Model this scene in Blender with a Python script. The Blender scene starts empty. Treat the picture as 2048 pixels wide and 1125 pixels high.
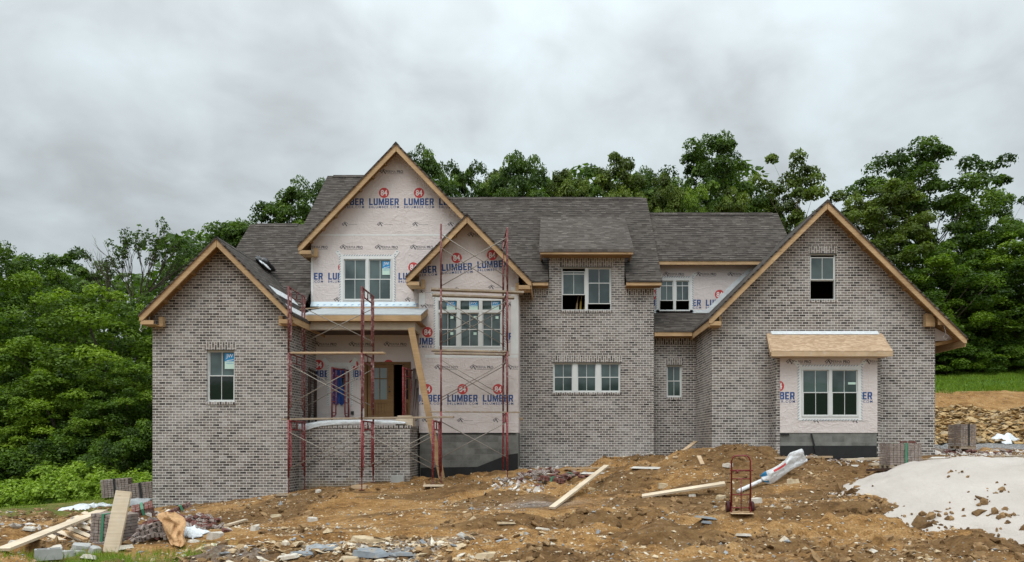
import bpy, bmesh, math, random
import numpy as np
from mathutils import Vector, Matrix, Euler
random.seed(7); rng = np.random.default_rng(7)
SC = bpy.context.scene; COL = SC.collection
R = math.radians
# ------------------------------------------------------------------ camera, sky, sun, exposure
F, CX, CY = 1365.0, 1106.0, 885.0       # focal length and optical axis in 2048-wide pixels; camera at the origin looking along +Y
cd = bpy.data.cameras.new('camera'); cam = bpy.data.objects.new('camera', cd); COL.objects.link(cam)
cam.location = (0, 0, 0); cam.rotation_euler = (R(90), 0, 0)
cd.sensor_width = 36; cd.lens = F/2048*36
cd.shift_x = -(CX-1024)/2048; cd.shift_y = (CY-562.5)/2048
cd.clip_start = .1; cd.clip_end = 2000
SC.camera = cam
SC.view_settings.view_transform = 'Standard'; SC.view_settings.look = 'None'
SC.view_settings.exposure = 0.27; SC.view_settings.gamma = 1
SC.cycles.max_bounces = 6; SC.cycles.diffuse_bounces = 3; SC.cycles.transmission_bounces = 3
SUN_EL, SUN_AZ = 60, -26               # the sun stands behind the cloud, behind the camera and a little to the left
sl = bpy.data.lights.new('sun', 'SUN'); sl.energy = 1.5; sl.angle = R(35); sl.color = (1, .975, .935)
so = bpy.data.objects.new('sun', sl); COL.objects.link(so)
so.rotation_euler = (R(90-SUN_EL), 0, R(SUN_AZ)); so.location = (-10, -20, 30)

class NT:
    def __init__(s, nt): s.nt = nt
    def n(s, typ, ins=None, **kw):
        nd = s.nt.nodes.new(typ)
        for k, v in kw.items(): setattr(nd, k, v)
        for k, v in (ins or {}).items():
            sock = nd.inputs[k]
            if hasattr(v, 'is_output') or isinstance(v, bpy.types.NodeSocket): s.nt.links.new(v, sock)
            else: sock.default_value = v
        return nd
    def math(s, op, a, b=0.0, clamp=False):
        nd = s.n('ShaderNodeMath', {0: a, 1: b}, operation=op); nd.use_clamp = clamp
        return nd.outputs[0]
    def mix(s, f, a, b, blend='MIX'):
        nd = s.n('ShaderNodeMix', data_type='RGBA', blend_type=blend)
        for k, v in ((0, f), (6, a), (7, b)):
            if isinstance(v, bpy.types.NodeSocket): s.nt.links.new(v, nd.inputs[k])
            else: nd.inputs[k].default_value = v if k == 0 else (*v, 1)[:4]
        return nd.outputs[2]
    def ramp(s, f, stops, interp='LINEAR'):
        nd = s.n('ShaderNodeValToRGB', {0: f}); cr = nd.color_ramp; cr.interpolation = interp
        while len(cr.elements) < len(stops): cr.elements.new(.5)
        for e, (p, c) in zip(cr.elements, stops):
            e.position = p; e.color = (*c, 1) if len(c) == 3 else c
        return nd.outputs[0]
    def noise(s, vec, scale, detail=4, rough=.55, dist=0, out=0):
        return s.n('ShaderNodeTexNoise', {'Vector': vec, 'Scale': scale, 'Detail': detail, 'Roughness': rough, 'Distortion': dist}).outputs[out]
    def map(s, vec, scale=(1, 1, 1), rot=(0, 0, 0), loc=(0, 0, 0)):
        return s.n('ShaderNodeMapping', {'Vector': vec, 'Scale': scale, 'Rotation': rot, 'Location': loc}).outputs[0]

wd = bpy.data.worlds.new('World'); SC.world = wd; wd.use_nodes = True
wd.node_tree.nodes.clear(); w = NT(wd.node_tree)
gen = w.n('ShaderNodeTexCoord').outputs['Generated']
sep = w.n('ShaderNodeSeparateXYZ', {0: gen}); zc = w.math('MAXIMUM', sep.outputs[2], 0.0)
den = w.math('ADD', zc, .42)
pv = w.n('ShaderNodeVectorMath', {0: gen, 1: w.n('ShaderNodeCombineXYZ', {0: den, 1: den, 2: 1.0}).outputs[0]}, operation='DIVIDE').outputs[0]
pv = w.map(pv, scale=(1, 1, .0), rot=(0, 0, R(-24)), loc=(.35, .2, 0))
n1 = w.noise(w.map(pv, scale=(1.4, 1.5, 1)), 1.5, 5, .52, .3)
n2 = w.noise(w.map(pv, scale=(1.5, 1.5, 1), loc=(3, 1, 0)), 4.2, 5, .5, .4)
cl = w.math('ADD', w.math('MULTIPLY', n1, .62), w.math('MULTIPLY', n2, .38))
side = w.math('MULTIPLY', w.math('ADD', sep.outputs[0], .0), .05)      # the cloud is thinner towards the right
cl = w.math('ADD', cl, side)
cloud = w.ramp(cl, [(.36, (.335, .36, .375)), (.43, (.385, .42, .435)), (.49, (.435, .48, .497)), (.55, (.475, .53, .55)), (.62, (.515, .585, .61))])
boost = w.math('ADD', 1.0, w.math('MULTIPLY', w.math('POWER', zc, 2.6), 3.0))
back = w.math('MULTIPLY', w.math('MULTIPLY', w.math('MAXIMUM', w.math('MULTIPLY', sep.outputs[1], -1.0), 0.0), zc), 1.9)   # towards the hidden sun the overcast is brighter
cloud = w.mix(1.0, cloud, w.n('ShaderNodeCombineXYZ', {0: w.math('ADD', boost, back), 1: w.math('ADD', boost, back), 2: w.math('ADD', boost, back)}).outputs[0], 'MULTIPLY')
sky = w.n('ShaderNodeTexSky', sky_type='NISHITA', sun_disc=False, sun_elevation=R(SUN_EL), sun_rotation=R(180-SUN_AZ))
skyc = w.mix(1.0, sky.outputs[0], (.08, .08, .08), 'MULTIPLY')
col = w.mix(.94, skyc, cloud)
bg = w.n('ShaderNodeBackground', {'Color': col, 'Strength': 1.0})
w.n('ShaderNodeOutputWorld', {'Surface': bg.outputs[0]})

def W(px, py, Y): return Vector(((px-CX)*Y/F, Y, (CY-py)*Y/F))
def X_(px, Y): return (px-CX)*Y/F
def Z_(py, Y): return (CY-py)*Y/F

# ------------------------------------------------------------------ materials
MATS = {}
def newmat(name):
    m = bpy.data.materials.new(name); m.use_nodes = True; nt = m.node_tree; nt.nodes.clear(); t = NT(nt)
    MATS[name] = m
    return t
def finish(t, color, rough=.8, bump=None, bstr=.3, bdist=.02, spec=.3, **kw):
    ins = {'Base Color': color if isinstance(color, bpy.types.NodeSocket) else (*color, 1), 'Roughness': rough, 'Specular IOR Level': spec}
    ins.update(kw)
    b = t.n('ShaderNodeBsdfPrincipled', ins)
    if bump is not None:
        bn = t.n('ShaderNodeBump', {'Height': bump, 'Strength': bstr, 'Distance': bdist}); t.nt.links.new(bn.outputs[0], b.inputs['Normal'])
    t.n('ShaderNodeOutputMaterial', {'Surface': b.outputs[0]})
    return b
def uv(t): return t.n('ShaderNodeTexCoord').outputs['UV']
def ob(t): return t.n('ShaderNodeTexCoord').outputs['Object']
def posn(t): return t.n('ShaderNodeNewGeometry').outputs['Position']

def brick_mat(name, muddy=False, dark=1.0):
    t = newmat(name); u = uv(t)
    wob = t.noise(u, 9, 2, .5, 0, 1)
    u2 = t.mix(.006, u, wob)
    br = t.n('ShaderNodeTexBrick', {'Vector': u2, 'Color1': (0, 0, 0, 1), 'Color2': (1, 1, 1, 1), 'Mortar': (.5, .5, .5, 1), 'Scale': 1.0,
             'Mortar Size': .0076, 'Mortar Smooth': .2, 'Bias': 0.0, 'Brick Width': .205, 'Row Height': .0805}, offset=.5)
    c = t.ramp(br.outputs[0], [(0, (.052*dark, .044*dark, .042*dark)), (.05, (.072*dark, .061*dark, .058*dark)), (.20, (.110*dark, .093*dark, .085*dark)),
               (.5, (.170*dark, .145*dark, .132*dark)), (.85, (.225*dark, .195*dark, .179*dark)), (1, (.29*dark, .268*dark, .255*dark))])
    mot = t.noise(u, 22, 3, .6)
    c = t.mix(1.0, c, t.ramp(mot, [(.3, (.55, .545, .54)), (.7, (1.42, 1.41, 1.40))]), 'MULTIPLY')
    smear = t.math('MULTIPLY', t.ramp(t.noise(u, .55, 5, .6), [(.45, (0, 0, 0)), (.70, (1, 1, 1))]), t.ramp(t.noise(u, 14, 3, .6), [(.35, (.1, .1, .1)), (.65, (1, 1, 1))]))
    c = t.mix(t.math('MULTIPLY', smear, .62), c, (.48, .455, .44))
    mort = t.mix(t.noise(u, 5, 4, .6), (.58, .55, .51), (.80, .765, .72))
    c = t.mix(br.outputs[1], c, mort)
    if muddy:
        z = t.n('ShaderNodeSeparateXYZ', {0: posn(t)}).outputs[2]
        f = t.math('ADD', t.math('MULTIPLY', z, -2.2), t.math('MULTIPLY', t.noise(posn(t), 1.6, 4, .6), 1.6))
        f = t.ramp(f, [(.0, (0, 0, 0)), (1, (1, 1, 1))]) if False else t.math('MULTIPLY', t.math('SUBTRACT', f, 3.25), 1.1, True)
        c = t.mix(t.math('MULTIPLY', f, .8), c, (.24, .175, .10))
    h = t.math('SUBTRACT', t.math('MULTIPLY', mot, .35), br.outputs[1])
    finish(t, c, .9, h, .55, .008, .2)
brick_mat('brick'); brick_mat('brick_muddy', True); brick_mat('brick_shaded', False, .88)  # recess copy is darker: the soffit's shade is put into the brick colour

def shingle_mat(name, k=1.0):
    t = newmat(name); u = uv(t)
    b1 = t.n('ShaderNodeTexBrick', {'Vector': u, 'Color1': (0, 0, 0, 1), 'Color2': (1, 1, 1, 1), 'Mortar': (.1, .1, .1, 1), 'Scale': 1.0,
             'Mortar Size': .0025, 'Mortar Smooth': 0., 'Brick Width': .19, 'Row Height': .142}, offset=.37, offset_frequency=3)
    b2 = t.n('ShaderNodeTexBrick', {'Vector': t.map(u, loc=(.11, 0, 0)), 'Color1': (0, 0, 0, 1), 'Color2': (1, 1, 1, 1), 'Mortar': (.5, .5, .5, 1), 'Scale': 1.0,
             'Mortar Size': .0, 'Brick Width': .31, 'Row Height': .142}, offset=.61, offset_frequency=2)
    v = t.math('ADD', t.math('MULTIPLY', b1.outputs[0], .55), t.math('MULTIPLY', b2.outputs[0], .45))
    c = t.ramp(v, [(.1, (.050*k, .042*k, .036*k)), (.45, (.074*k, .063*k, .055*k)), (.7, (.092*k, .079*k, .070*k)), (.95, (.128*k, .112*k, .099*k))])
    c = t.mix(1.0, c, t.ramp(t.noise(u, 60, 2, .7), [(.3, (.7, .7, .7)), (.7, (1.3, 1.3, 1.3))]), 'MULTIPLY')
    c = t.mix(1.0, c, t.ramp(t.noise(u, .6, 4, .6), [(.3, (.93, .93, .94)), (.7, (1.08, 1.08, 1.07))]), 'MULTIPLY')
    vv = t.n('ShaderNodeSeparateXYZ', {0: u}).outputs[1]
    fr = t.math('FRACT', t.math('DIVIDE', vv, .142))           # 0 at the butt edge of each course: the courses overlap like steps
    gap = t.math('LESS_THAN', fr, .34)
    tab = t.math('GREATER_THAN', b2.outputs[0], .38)
    c = t.mix(t.math('MULTIPLY', gap, t.math('ADD', .25, t.math('MULTIPLY', tab, .7))), c, (.014*k, .012*k, .012*k))
    h = t.math('SUBTRACT', 1.0, fr)
    finish(t, c, .95, h, .5, .012, .15)
shingle_mat('shingles'); shingle_mat('shingles_lit', 1.28)  # lighter dormer copy: the tilt's extra light is put into the colour

def wood_mat(name, c1, c2, knots=True, scale=1.0, stain=.0):
    t = newmat(name); o = uv(t)
    g = t.noise(t.map(o, scale=(1.2*scale, 26*scale, 26)), 1.0, 5, .6, .4)
    c = t.mix(t.ramp(g, [(.3, (0, 0, 0)), (.7, (1, 1, 1))]), c1, c2)
    c = t.mix(1.0, c, t.ramp(t.noise(o, 1.3, 3, .6), [(.3, (.78, .76, .74)), (.7, (1.15, 1.15, 1.15))]), 'MULTIPLY')
    if knots:
        vo = t.n('ShaderNodeTexVoronoi', {'Vector': t.map(o, scale=(1.6, 7, 7)), 'Scale': 1.0}).outputs[0]
        c = t.mix(t.ramp(vo, [(.02, (1, 1, 1)), (.10, (0, 0, 0))]), c, tuple(x*.35 for x in c1))
    if stain:
        c = t.mix(t.math('MULTIPLY', t.ramp(t.noise(o, 7, 4, .7), [(.5, (0, 0, 0)), (.66, (1, 1, 1))]), stain), c, (.5, .48, .45))
    finish(t, c, .75, g, .15, .003, .25)
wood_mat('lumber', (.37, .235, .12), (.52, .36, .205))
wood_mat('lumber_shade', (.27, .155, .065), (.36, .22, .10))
wood_mat('plank_grey', (.26, .20, .14), (.42, .34, .25), True, 1, .5)
wood_mat('plank_pale', (.52, .42, .30), (.64, .54, .41), True, 1, .3)
wood_mat('board_tan', (.42, .29, .17), (.54, .40, .26), True, 1, .3)
wood_mat('door_wood', (.15, .082, .034), (.20, .115, .05), False)

def plain(name, c, rough=.7, var=.15, sc=6, spec=.3, c2=None, f2=.5, sc2=14, bstr=.1, **kw):
    t = newmat(name); o = posn(t)
    n = t.noise(o, sc, 4, .6)
    cc = t.mix(1.0, c, t.ramp(n, [(.25, (1-var,)*3), (.75, (1+var,)*3)]), 'MULTIPLY')
    if c2 is not None:
        cc = t.mix(t.math('MULTIPLY', t.ramp(t.noise(o, sc2, 4, .65), [(.52, (0, 0, 0)), (.62, (1, 1, 1))]), f2), cc, c2)
    finish(t, cc, rough, n, bstr, .01 if bstr < .5 else .08, spec, **kw)
plain('vinyl_white', (.60, .61, .60), .45, .04)
plain('scaffold_red', (.19, .018, .022), .5, .25, 9, .4, (.36, .25, .22), .45, 22)
plain('scaffold_worn', (.13, .028, .026), .6, .3, 9, .4, (.36, .28, .25), .6, 12)
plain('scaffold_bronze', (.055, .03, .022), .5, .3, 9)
plain('galvanised', (.22, .195, .165), .45, .2, 14, .5, (.16, .12, .09), .5, 20)
plain('tar', (.012, .012, .013), .55, .3, 5, .4)
plain('felt_grey', (.35, .37, .38), .8, .15, 4)
plain('sheet_white', (.62, .65, .67), .45, .12, 7, .4, None, .5, 14, .6)
plain('flash_blue', (.50, .60, .66), .45, .10, 5, .4); plain('tick_grey', (.20, .25, .30), .6, .1)
plain('plastic_white', (.64, .64, .65), .35, .12, 9, .5, None, .5, 14, .6)
plain('plastic_black', (.015, .015, .017), .3, .2, 5, .5)
plain('orange_cloth', (.47, .28, .14), .8, .25, 7, .2, None, .5, 14, 1.0)
plain('blue_tarp', (.03, .17, .48), .45, .2, 8, .4)
plain('blue_film', (.008, .045, .22), .35, .5, 8, .5)
plain('strap_green', (.06, .22, .13), .4, .1)
plain('strap_black', (.02, .02, .022), .5, .1)
plain('truck_red', (.17, .016, .018), .45, .2, 9, .4, (.10, .03, .02), .5, 16)
plain('rubber', (.05, .014, .014), .7, .2)
plain('concrete_grey', (.36, .36, .35), .9, .2, 5, .2, None, .5, 14, .3)
plain('slate', (.20, .225, .25), .75, .25, 6, .35, (.34, .27, .18), .5, 5, .4)
plain('stone_tan', (.46, .37, .25), .85, .22, 6, .2, (.28, .18, .09), .5, 5, .4)
plain('stone_pale', (.50, .46, .40), .85, .2, 6, .2, (.3, .2, .1), .4, 5, .4)
plain('brick_red', (.15, .062, .050), .85, .25, 12, .2, (.30, .26, .24), .5, 8, .2)
plain('brick_loose', (.25, .20, .175), .85, .25, 12, .2, (.40, .36, .34), .5, 8, .2)
plain('ink_red', (.48, .055, .055), .7, .12, 10); plain('ink_blue', (.030, .075, .215), .7, .15, 10)
plain('ink_black', (.07, .072, .085), .7, .2, 10); plain('ink_white', (.72, .68, .67), .7, .05)
plain('sticker_blue', (.02, .22, .46), .4, .05); plain('sticker_pale', (.50, .66, .58), .4, .05)
plain('porch_beam', (.42, .355, .28), .8, .15, 3)
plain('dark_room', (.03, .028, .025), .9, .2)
plain('bark', (.085, .068, .05), .9, .3, 5); plain('bark_pale', (.26, .23, .20), .9, .25, 5)
plain('yellow_tool', (.55, .38, .08), .5, .2)
plain('mortar_splash', (.52, .49, .45), .9, .1)

t = newmat('house_wrap'); p = posn(t)
fold = t.noise(t.map(p, scale=(1, 1, 1.6), rot=(0, R(35), 0)), 1.5, 5, .6, .8)
weave = t.noise(t.map(p, scale=(1, 1, 1)), 60, 2, .5)
crease = t.n('ShaderNodeTexWave', {'Vector': t.map(p, scale=(1, 0, 1.3), rot=(0, R(-38), 0)), 'Scale': 2.3, 'Distortion': 9, 'Detail': 3, 'Detail Scale': .7}, wave_type='BANDS').outputs[1]
rg = t.noise(t.map(p, scale=(1.3, 1, .55), rot=(0, R(40), 0)), 2.1, 4, .6, .6)
rg2 = t.noise(t.map(p, scale=(.5, 1, 1.6), rot=(0, R(-18), 0), loc=(4, 0, 2)), 2.6, 4, .6, .5)
line = lambda q: t.math('MAXIMUM', t.math('SUBTRACT', 1.0, t.math('MULTIPLY', t.math('ABSOLUTE', t.math('SUBTRACT', q, .5)), 22.0)), 0.0)
cr = t.math('ADD', line(rg), line(rg2))
c = t.mix(fold, (.560, .485, .465), (.670, .605, .588))
c = t.mix(1.0, c, t.ramp(weave, [(.3, (.93, .93, .93)), (.7, (1.05, 1.05, 1.05))]), 'MULTIPLY')
finish(t, c, .6, t.math('ADD', fold, t.math('MULTIPLY', cr, .22)), .5, .045, .35)

t = newmat('wrap_tape'); p = posn(t)
finish(t, t.mix(t.noise(p, 4, 3), (.60, .60, .59), (.74, .74, .73)), .5, t.noise(p, 9, 3), .3, .02)

t = newmat('block_wall'); u = uv(t)
br = t.n('ShaderNodeTexBrick', {'Vector': u, 'Color1': (0, 0, 0, 1), 'Color2': (1, 1, 1, 1), 'Mortar': (.5, .5, .5, 1), 'Scale': 1.0, 'Mortar Size': .005, 'Brick Width': .406, 'Row Height': .203}, offset=.5)
c = t.ramp(br.outputs[0], [(0, (.135, .135, .13)), (1, (.20, .20, .19))])
c = t.mix(1.0, c, t.ramp(t.noise(u, 3, 6, .65), [(.3, (.7, .69, .66)), (.7, (1.25, 1.25, 1.22))]), 'MULTIPLY')
c = t.mix(br.outputs[1], c, (.19, .185, .17))
finish(t, c, .95, t.math('SUBTRACT', t.noise(u, 30, 3), br.outputs[1]), .4, .008)

t = newmat('osb'); u = uv(t)
vo = t.n('ShaderNodeTexVoronoi', {'Vector': t.map(u, scale=(9, 22, 1)), 'Scale': 1.0}).outputs[1]
g = t.n('ShaderNodeSeparateColor', {0: vo}).outputs[0]
c = t.ramp(g, [(0, (.31, .205, .125)), (.5, (.40, .275, .175)), (1, (.50, .365, .25))])
c = t.mix(t.ramp(t.noise(u, 12, 3, .7), [(.68, (0, 0, 0)), (.75, (1, 1, 1))]), c, (.62, .52, .38))
finish(t, c, .8, g, .15, .003)

t = newmat('pane')
finish(t, t.mix(t.ramp(t.noise(posn(t), .9, 3, .5), [(.38, (0, 0, 0)), (.62, (1, 1, 1))]), (.020, .034, .033), (.075, .110, .105)), .06, t.noise(posn(t), 2.2, 2), .06, .02, .65)
t = newmat('pane_dark')
finish(t, (.010, .016, .013), .05, t.noise(posn(t), 2.2, 2), .06, .02, .5)
t = newmat('door_glass')
finish(t, (.17, .20, .20), .1, t.noise(posn(t), 3, 2), .1, .02, .5)

# dirt, with zones from the vertex colours: red grass, green gravel, blue damp dark soil
t = newmat('ground'); p = posn(t)
zone = t.n('ShaderNodeSeparateColor', {0: t.n('ShaderNodeVertexColor', layer_name='zone').outputs[0]})
a = t.noise(p, .7, 6, .62, .4); b = t.noise(t.map(p, scale=(1, 2.2, 1)), 3.5, 6, .65)
c = t.ramp(t.math('ADD', t.math('MULTIPLY', a, .5), t.math('MULTIPLY', b, .5)), [(.30, (.065, .032, .012)), (.40, (.155, .080, .029)), (.49, (.29, .158, .058)), (.60, (.38, .23, .10)), (.73, (.46, .345, .21))])
vo = t.n('ShaderNodeTexVoronoi', {'Vector': t.map(p, scale=(1, 1, 1)), 'Scale': 15.0, 'Randomness': 1.0})
vr = t.n('ShaderNodeSeparateColor', {0: vo.outputs[1]})
peb = t.math('MULTIPLY', t.math('GREATER_THAN', vr.outputs[0], .70), t.math('LESS_THAN', vo.outputs[0], t.math('ADD', .12, t.math('MULTIPLY', vr.outputs[1], .30))))
c = t.mix(t.math('MULTIPLY', peb, .85), c, t.ramp(vr.outputs[2], [(0, (.24, .17, .10)), (.5, (.48, .38, .25)), (.8, (.60, .53, .43)), (1, (.30, .30, .29))]))
fine = t.noise(p, 26, 5, .7)
c = t.mix(1.0, c, t.ramp(fine, [(.28, (.42, .40, .37)), (.7, (1.35, 1.35, 1.35))]), 'MULTIPLY')
c = t.mix(t.math('MULTIPLY', zone.outputs[2], .8), c, t.ramp(b, [(.3, (.055, .031, .014)), (.7, (.16, .093, .042))]))
gv = t.n('ShaderNodeTexVoronoi', {'Vector': p, 'Scale': 22.0}).outputs[1]
gcol = t.mix(1.0, t.ramp(t.n('ShaderNodeSeparateColor', {0: gv}).outputs[0], [(0, (.09, .10, .11)), (.6, (.22, .23, .24)), (1, (.40, .40, .39))]), t.ramp(fine, [(.3, (.6, .6, .6)), (.7, (1.2, 1.2, 1.2))]), 'MULTIPLY')
c = t.mix(zone.outputs[1], c, gcol)
grs = t.ramp(t.noise(p, 6, 5, .7), [(.3, (.035, .075, .012)), (.7, (.11, .19, .03))])
c = t.mix(t.math('MULTIPLY', zone.outputs[0], t.ramp(t.math('ADD', zone.outputs[0], t.math('MULTIPLY', t.noise(p, 4, 4), .6)), [(.6, (0, 0, 0)), (.9, (1, 1, 1))])), c, grs)
hh = t.math('ADD', t.math('MULTIPLY', b, .8), t.math('ADD', t.math('MULTIPLY', fine, .35), t.math('MULTIPLY', peb, .35)))
finish(t, c, .95, hh, 1.0, .07, .15)

t = newmat('sand'); p = posn(t)
sp = t.ramp(t.noise(p, 9, 5, .7), [(.66, (0, 0, 0)), (.72, (1, 1, 1))])
c = t.mix(t.noise(p, 1.2, 4), (.37, .33, .295), (.52, .475, .435))
c = t.mix(t.math('MULTIPLY', sp, .35), c, (.33, .27, .21))
finish(t, c, .95, t.noise(p, 4, 8, .65), .8, .08, .15)

def scatter_mat(name, stops, rough=.9):
    t = newmat(name)
    r = t.n('ShaderNodeNewGeometry').outputs['Random Per Island']
    c = t.ramp(r, stops)
    c = t.mix(1.0, c, t.ramp(t.noise(posn(t), 18, 3), [(.3, (.7, .7, .7)), (.7, (1.25, 1.25, 1.25))]), 'MULTIPLY')
    finish(t, c, rough, None, spec=.2)
scatter_mat('gravel', [(0, (.22, .14, .07)), (.3, (.36, .25, .14)), (.6, (.50, .40, .27)), (.82, (.60, .54, .45)), (.9, (.22, .23, .24)), (1, (.30, .31, .32))])
scatter_mat('clod', [(0, (.10, .056, .024)), (.5, (.20, .12, .055)), (1, (.30, .19, .095))])
scatter_mat('rubble', [(0, (.10, .08, .05)), (.25, (.28, .17, .07)), (.55, (.41, .28, .13)), (.8, (.44, .32, .18)), (1, (.21, .165, .11))])

def leaf_mat(name, dark, mid, light, trans=.35):
    t = newmat(name)
    r = t.n('ShaderNodeNewGeometry').outputs['Random Per Island']
    a = t.n('ShaderNodeVertexColor', layer_name='tone').outputs[0]
    av = t.n('ShaderNodeSeparateColor', {0: a}).outputs[0]
    f = t.math('ADD', t.math('MULTIPLY', r, .3), t.math('MULTIPLY', av, .7))
    c = t.ramp(f, [(.1, dark), (.5, mid), (.95, light)])
    d = t.n('ShaderNodeBsdfPrincipled', {'Base Color': c, 'Roughness': .55, 'Specular IOR Level': .25})
    tc = t.mix(1.0, c, (1.25, 1.35, .6), 'MULTIPLY')
    tr = t.n('ShaderNodeBsdfTranslucent', {'Color': tc})
    m = t.n('ShaderNodeMixShader', {0: trans, 1: d.outputs[0], 2: tr.outputs[0]})
    t.n('ShaderNodeOutputMaterial', {'Surface': m.outputs[0]})
leaf_mat('leaf_forest', (.020, .046, .005), (.085, .155, .012), (.21, .31, .026))
leaf_mat('leaf_deep', (.026, .054, .008), (.074, .132, .016), (.155, .24, .030))
leaf_mat('leaf_olive', (.038, .058, .010), (.098, .140, .020), (.17, .225, .036))
leaf_mat('leaf_bright', (.045, .085, .008), (.14, .225, .017), (.27, .38, .034))
leaf_mat('leaf_weed', (.07, .13, .012), (.18, .28, .026), (.30, .42, .05))

# ------------------------------------------------------------------ helpers
def tag(o, label=None, cat=None, group=None, kind=None):
    if label: o['label'] = label
    if cat: o['category'] = cat
    if group: o['group'] = group
    if kind: o['kind'] = kind
    return o
def empty(name, loc=(0, 0, 0), rz=0):
    o = bpy.data.objects.new(name, None); COL.objects.link(o); o.location = loc; o.rotation_euler = (0, 0, rz); o.empty_display_size = .2
    return o
def thing(name, label, cat, loc=(0, 0, 0), rz=0, group=None): return tag(empty(name, loc, rz), label, cat, group)
def copy_tree(o, parent=None):
    c = o.copy(); COL.objects.link(c); c.parent = parent
    for ch in o.children: copy_tree(ch, c)
    return c
class MB:
    def __init__(s): s.v = []; s.f = []; s.m = []; s.rot = []
    def add(s, vs, fs, m=0, rot=False):
        k = len(s.v); s.v.extend([tuple(v) for v in vs])
        for f in fs: s.f.append([i+k for i in f]); s.m.append(m); s.rot.append(rot)
    def box(s, x0, x1, y0, y1, z0, z1, m=0, rot=False):
        s.add([(x0, y0, z0), (x1, y0, z0), (x1, y1, z0), (x0, y1, z0), (x0, y0, z1), (x1, y0, z1), (x1, y1, z1), (x0, y1, z1)],
              [(0, 3, 2, 1), (4, 5, 6, 7), (0, 1, 5, 4), (1, 2, 6, 5), (2, 3, 7, 6), (3, 0, 4, 7)], m, rot)
    def obox(s, c, ax, ay, az, m=0):       # centre and three half-axis vectors
        c, ax, ay, az = map(Vector, (c, ax, ay, az)); vs = []
        for k in (-1, 1):
            for i, j in ((-1, -1), (1, -1), (1, 1), (-1, 1)): vs.append(c+ax*i+ay*j+az*k)
        s.add(vs, [(0, 3, 2, 1), (4, 5, 6, 7), (0, 1, 5, 4), (1, 2, 6, 5), (2, 3, 7, 6), (3, 0, 4, 7)], m)
    def bar(s, p0, p1, wd, th, m=0, up=(0, 0, 1)):   # wd across, th along 'up'
        p0, p1 = Vector(p0), Vector(p1); d = (p1-p0); L = d.length; d.normalize(); u = Vector(up)
        sd = d.cross(u)
        if sd.length < 1e-4: sd = d.cross(Vector((0, 1, 0)))
        sd.normalize(); uu = sd.cross(d)
        s.obox((p0+p1)/2, d*L/2, sd*wd/2, uu*th/2, m)
    def tube(s, pts, r, n=8, m=0):
        pts = [Vector(p) for p in pts]; rings = []
        for i, p in enumerate(pts):
            d = (pts[min(i+1, len(pts)-1)]-pts[max(i-1, 0)]).normalized()
            a = d.cross(Vector((.13, .27, .95)) if abs(d.z) < .9 else Vector((1, .2, 0))).normalized(); b = d.cross(a)
            rr = r[i] if isinstance(r, (list, tuple)) else r
            rings.append([p+(a*math.cos(2*math.pi*k/n)+b*math.sin(2*math.pi*k/n))*rr for k in range(n)])
        vs = [v for g in rings for v in g]; fs = []
        for i in range(len(pts)-1):
            for k in range(n): fs.append((i*n+k, i*n+(k+1) % n, (i+1)*n+(k+1) % n, (i+1)*n+k))
        fs.append(tuple(range(n))[::-1]); fs.append(tuple(range((len(pts)-1)*n, len(pts)*n)))
        s.add(vs, fs, m)
    def prism(s, poly, axis, a, b, m=0, cap=None):
        # poly in the plane across the axis: 'y' -> (x,z), 'x' -> (y,z), 'z' -> (x,y)
        def P(q, h): return {'y': (q[0], h, q[1]), 'x': (h, q[0], q[1]), 'z': (q[0], q[1], h)}[axis]
        n = len(poly); vs = [P(q, a) for q in poly]+[P(q, b) for q in poly]
        ar = sum(poly[i][0]*poly[(i+1) % n][1]-poly[(i+1) % n][0]*poly[i][1] for i in range(n))
        flip = (ar > 0) != (axis == 'y')
        A = list(range(n)); B = list(range(n, 2*n))
        fs = [A[::-1] if flip else A, B if flip else B[::-1]]
        for i in range(n):
            j = (i+1) % n; q = [i, j, j+n, i+n]; fs.append(q if flip else q[::-1])
        s.add(vs, fs, m)
    def slab(s, poly, t, m=0, mb=None):    # polygon of 3D points (counter-clockwise from above), thickened downwards along z
        n = len(poly); poly = [Vector(p) for p in poly]
        vs = poly+[p-Vector((0, 0, t)) for p in poly]
        s.add(vs, [list(range(n))], m)
        k = len(s.v)-2*n
        s.f.append([k+n+i for i in range(n)][::-1]); s.m.append(m if mb is None else mb); s.rot.append(False)
        for i in range(n):
            j = (i+1) % n; s.f.append([k+i, k+i+n, k+j+n, k+j]); s.m.append(m); s.rot.append(False)
    def build(s, name, mats, parent=None, smooth=False, uvs=True, loc=None):
        me = bpy.data.meshes.new(name); me.from_pydata(s.v, [], s.f)
        for mm in (mats if isinstance(mats, (list, tuple)) else [mats]): me.materials.append(MATS[mm])
        for p, mi in zip(me.polygons, s.m): p.material_index = mi; p.use_smooth = smooth
        me.update()
        if uvs: auto_uv(me, s.rot)
        o = bpy.data.objects.new(name, me); COL.objects.link(o)
        if parent: o.parent = parent
        if loc is not None: o.location = loc
        return o
def auto_uv(me, rot=None):
    l = me.uv_layers.new(name='UVMap').data
    for p in me.polygons:
        n = p.normal
        if abs(n.z) > .95: T, B = Vector((1, 0, 0)), Vector((0, 1, 0))
        else:
            T = Vector((0, 0, 1)).cross(n).normalized(); B = n.cross(T)
        r = rot[p.index] if rot else False
        for li in p.loop_indices:
            co = me.vertices[me.loops[li].vertex_index].co
            a, b = co.dot(T), co.dot(B)
            l[li].uv = (b, a) if r else (a, b)
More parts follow.
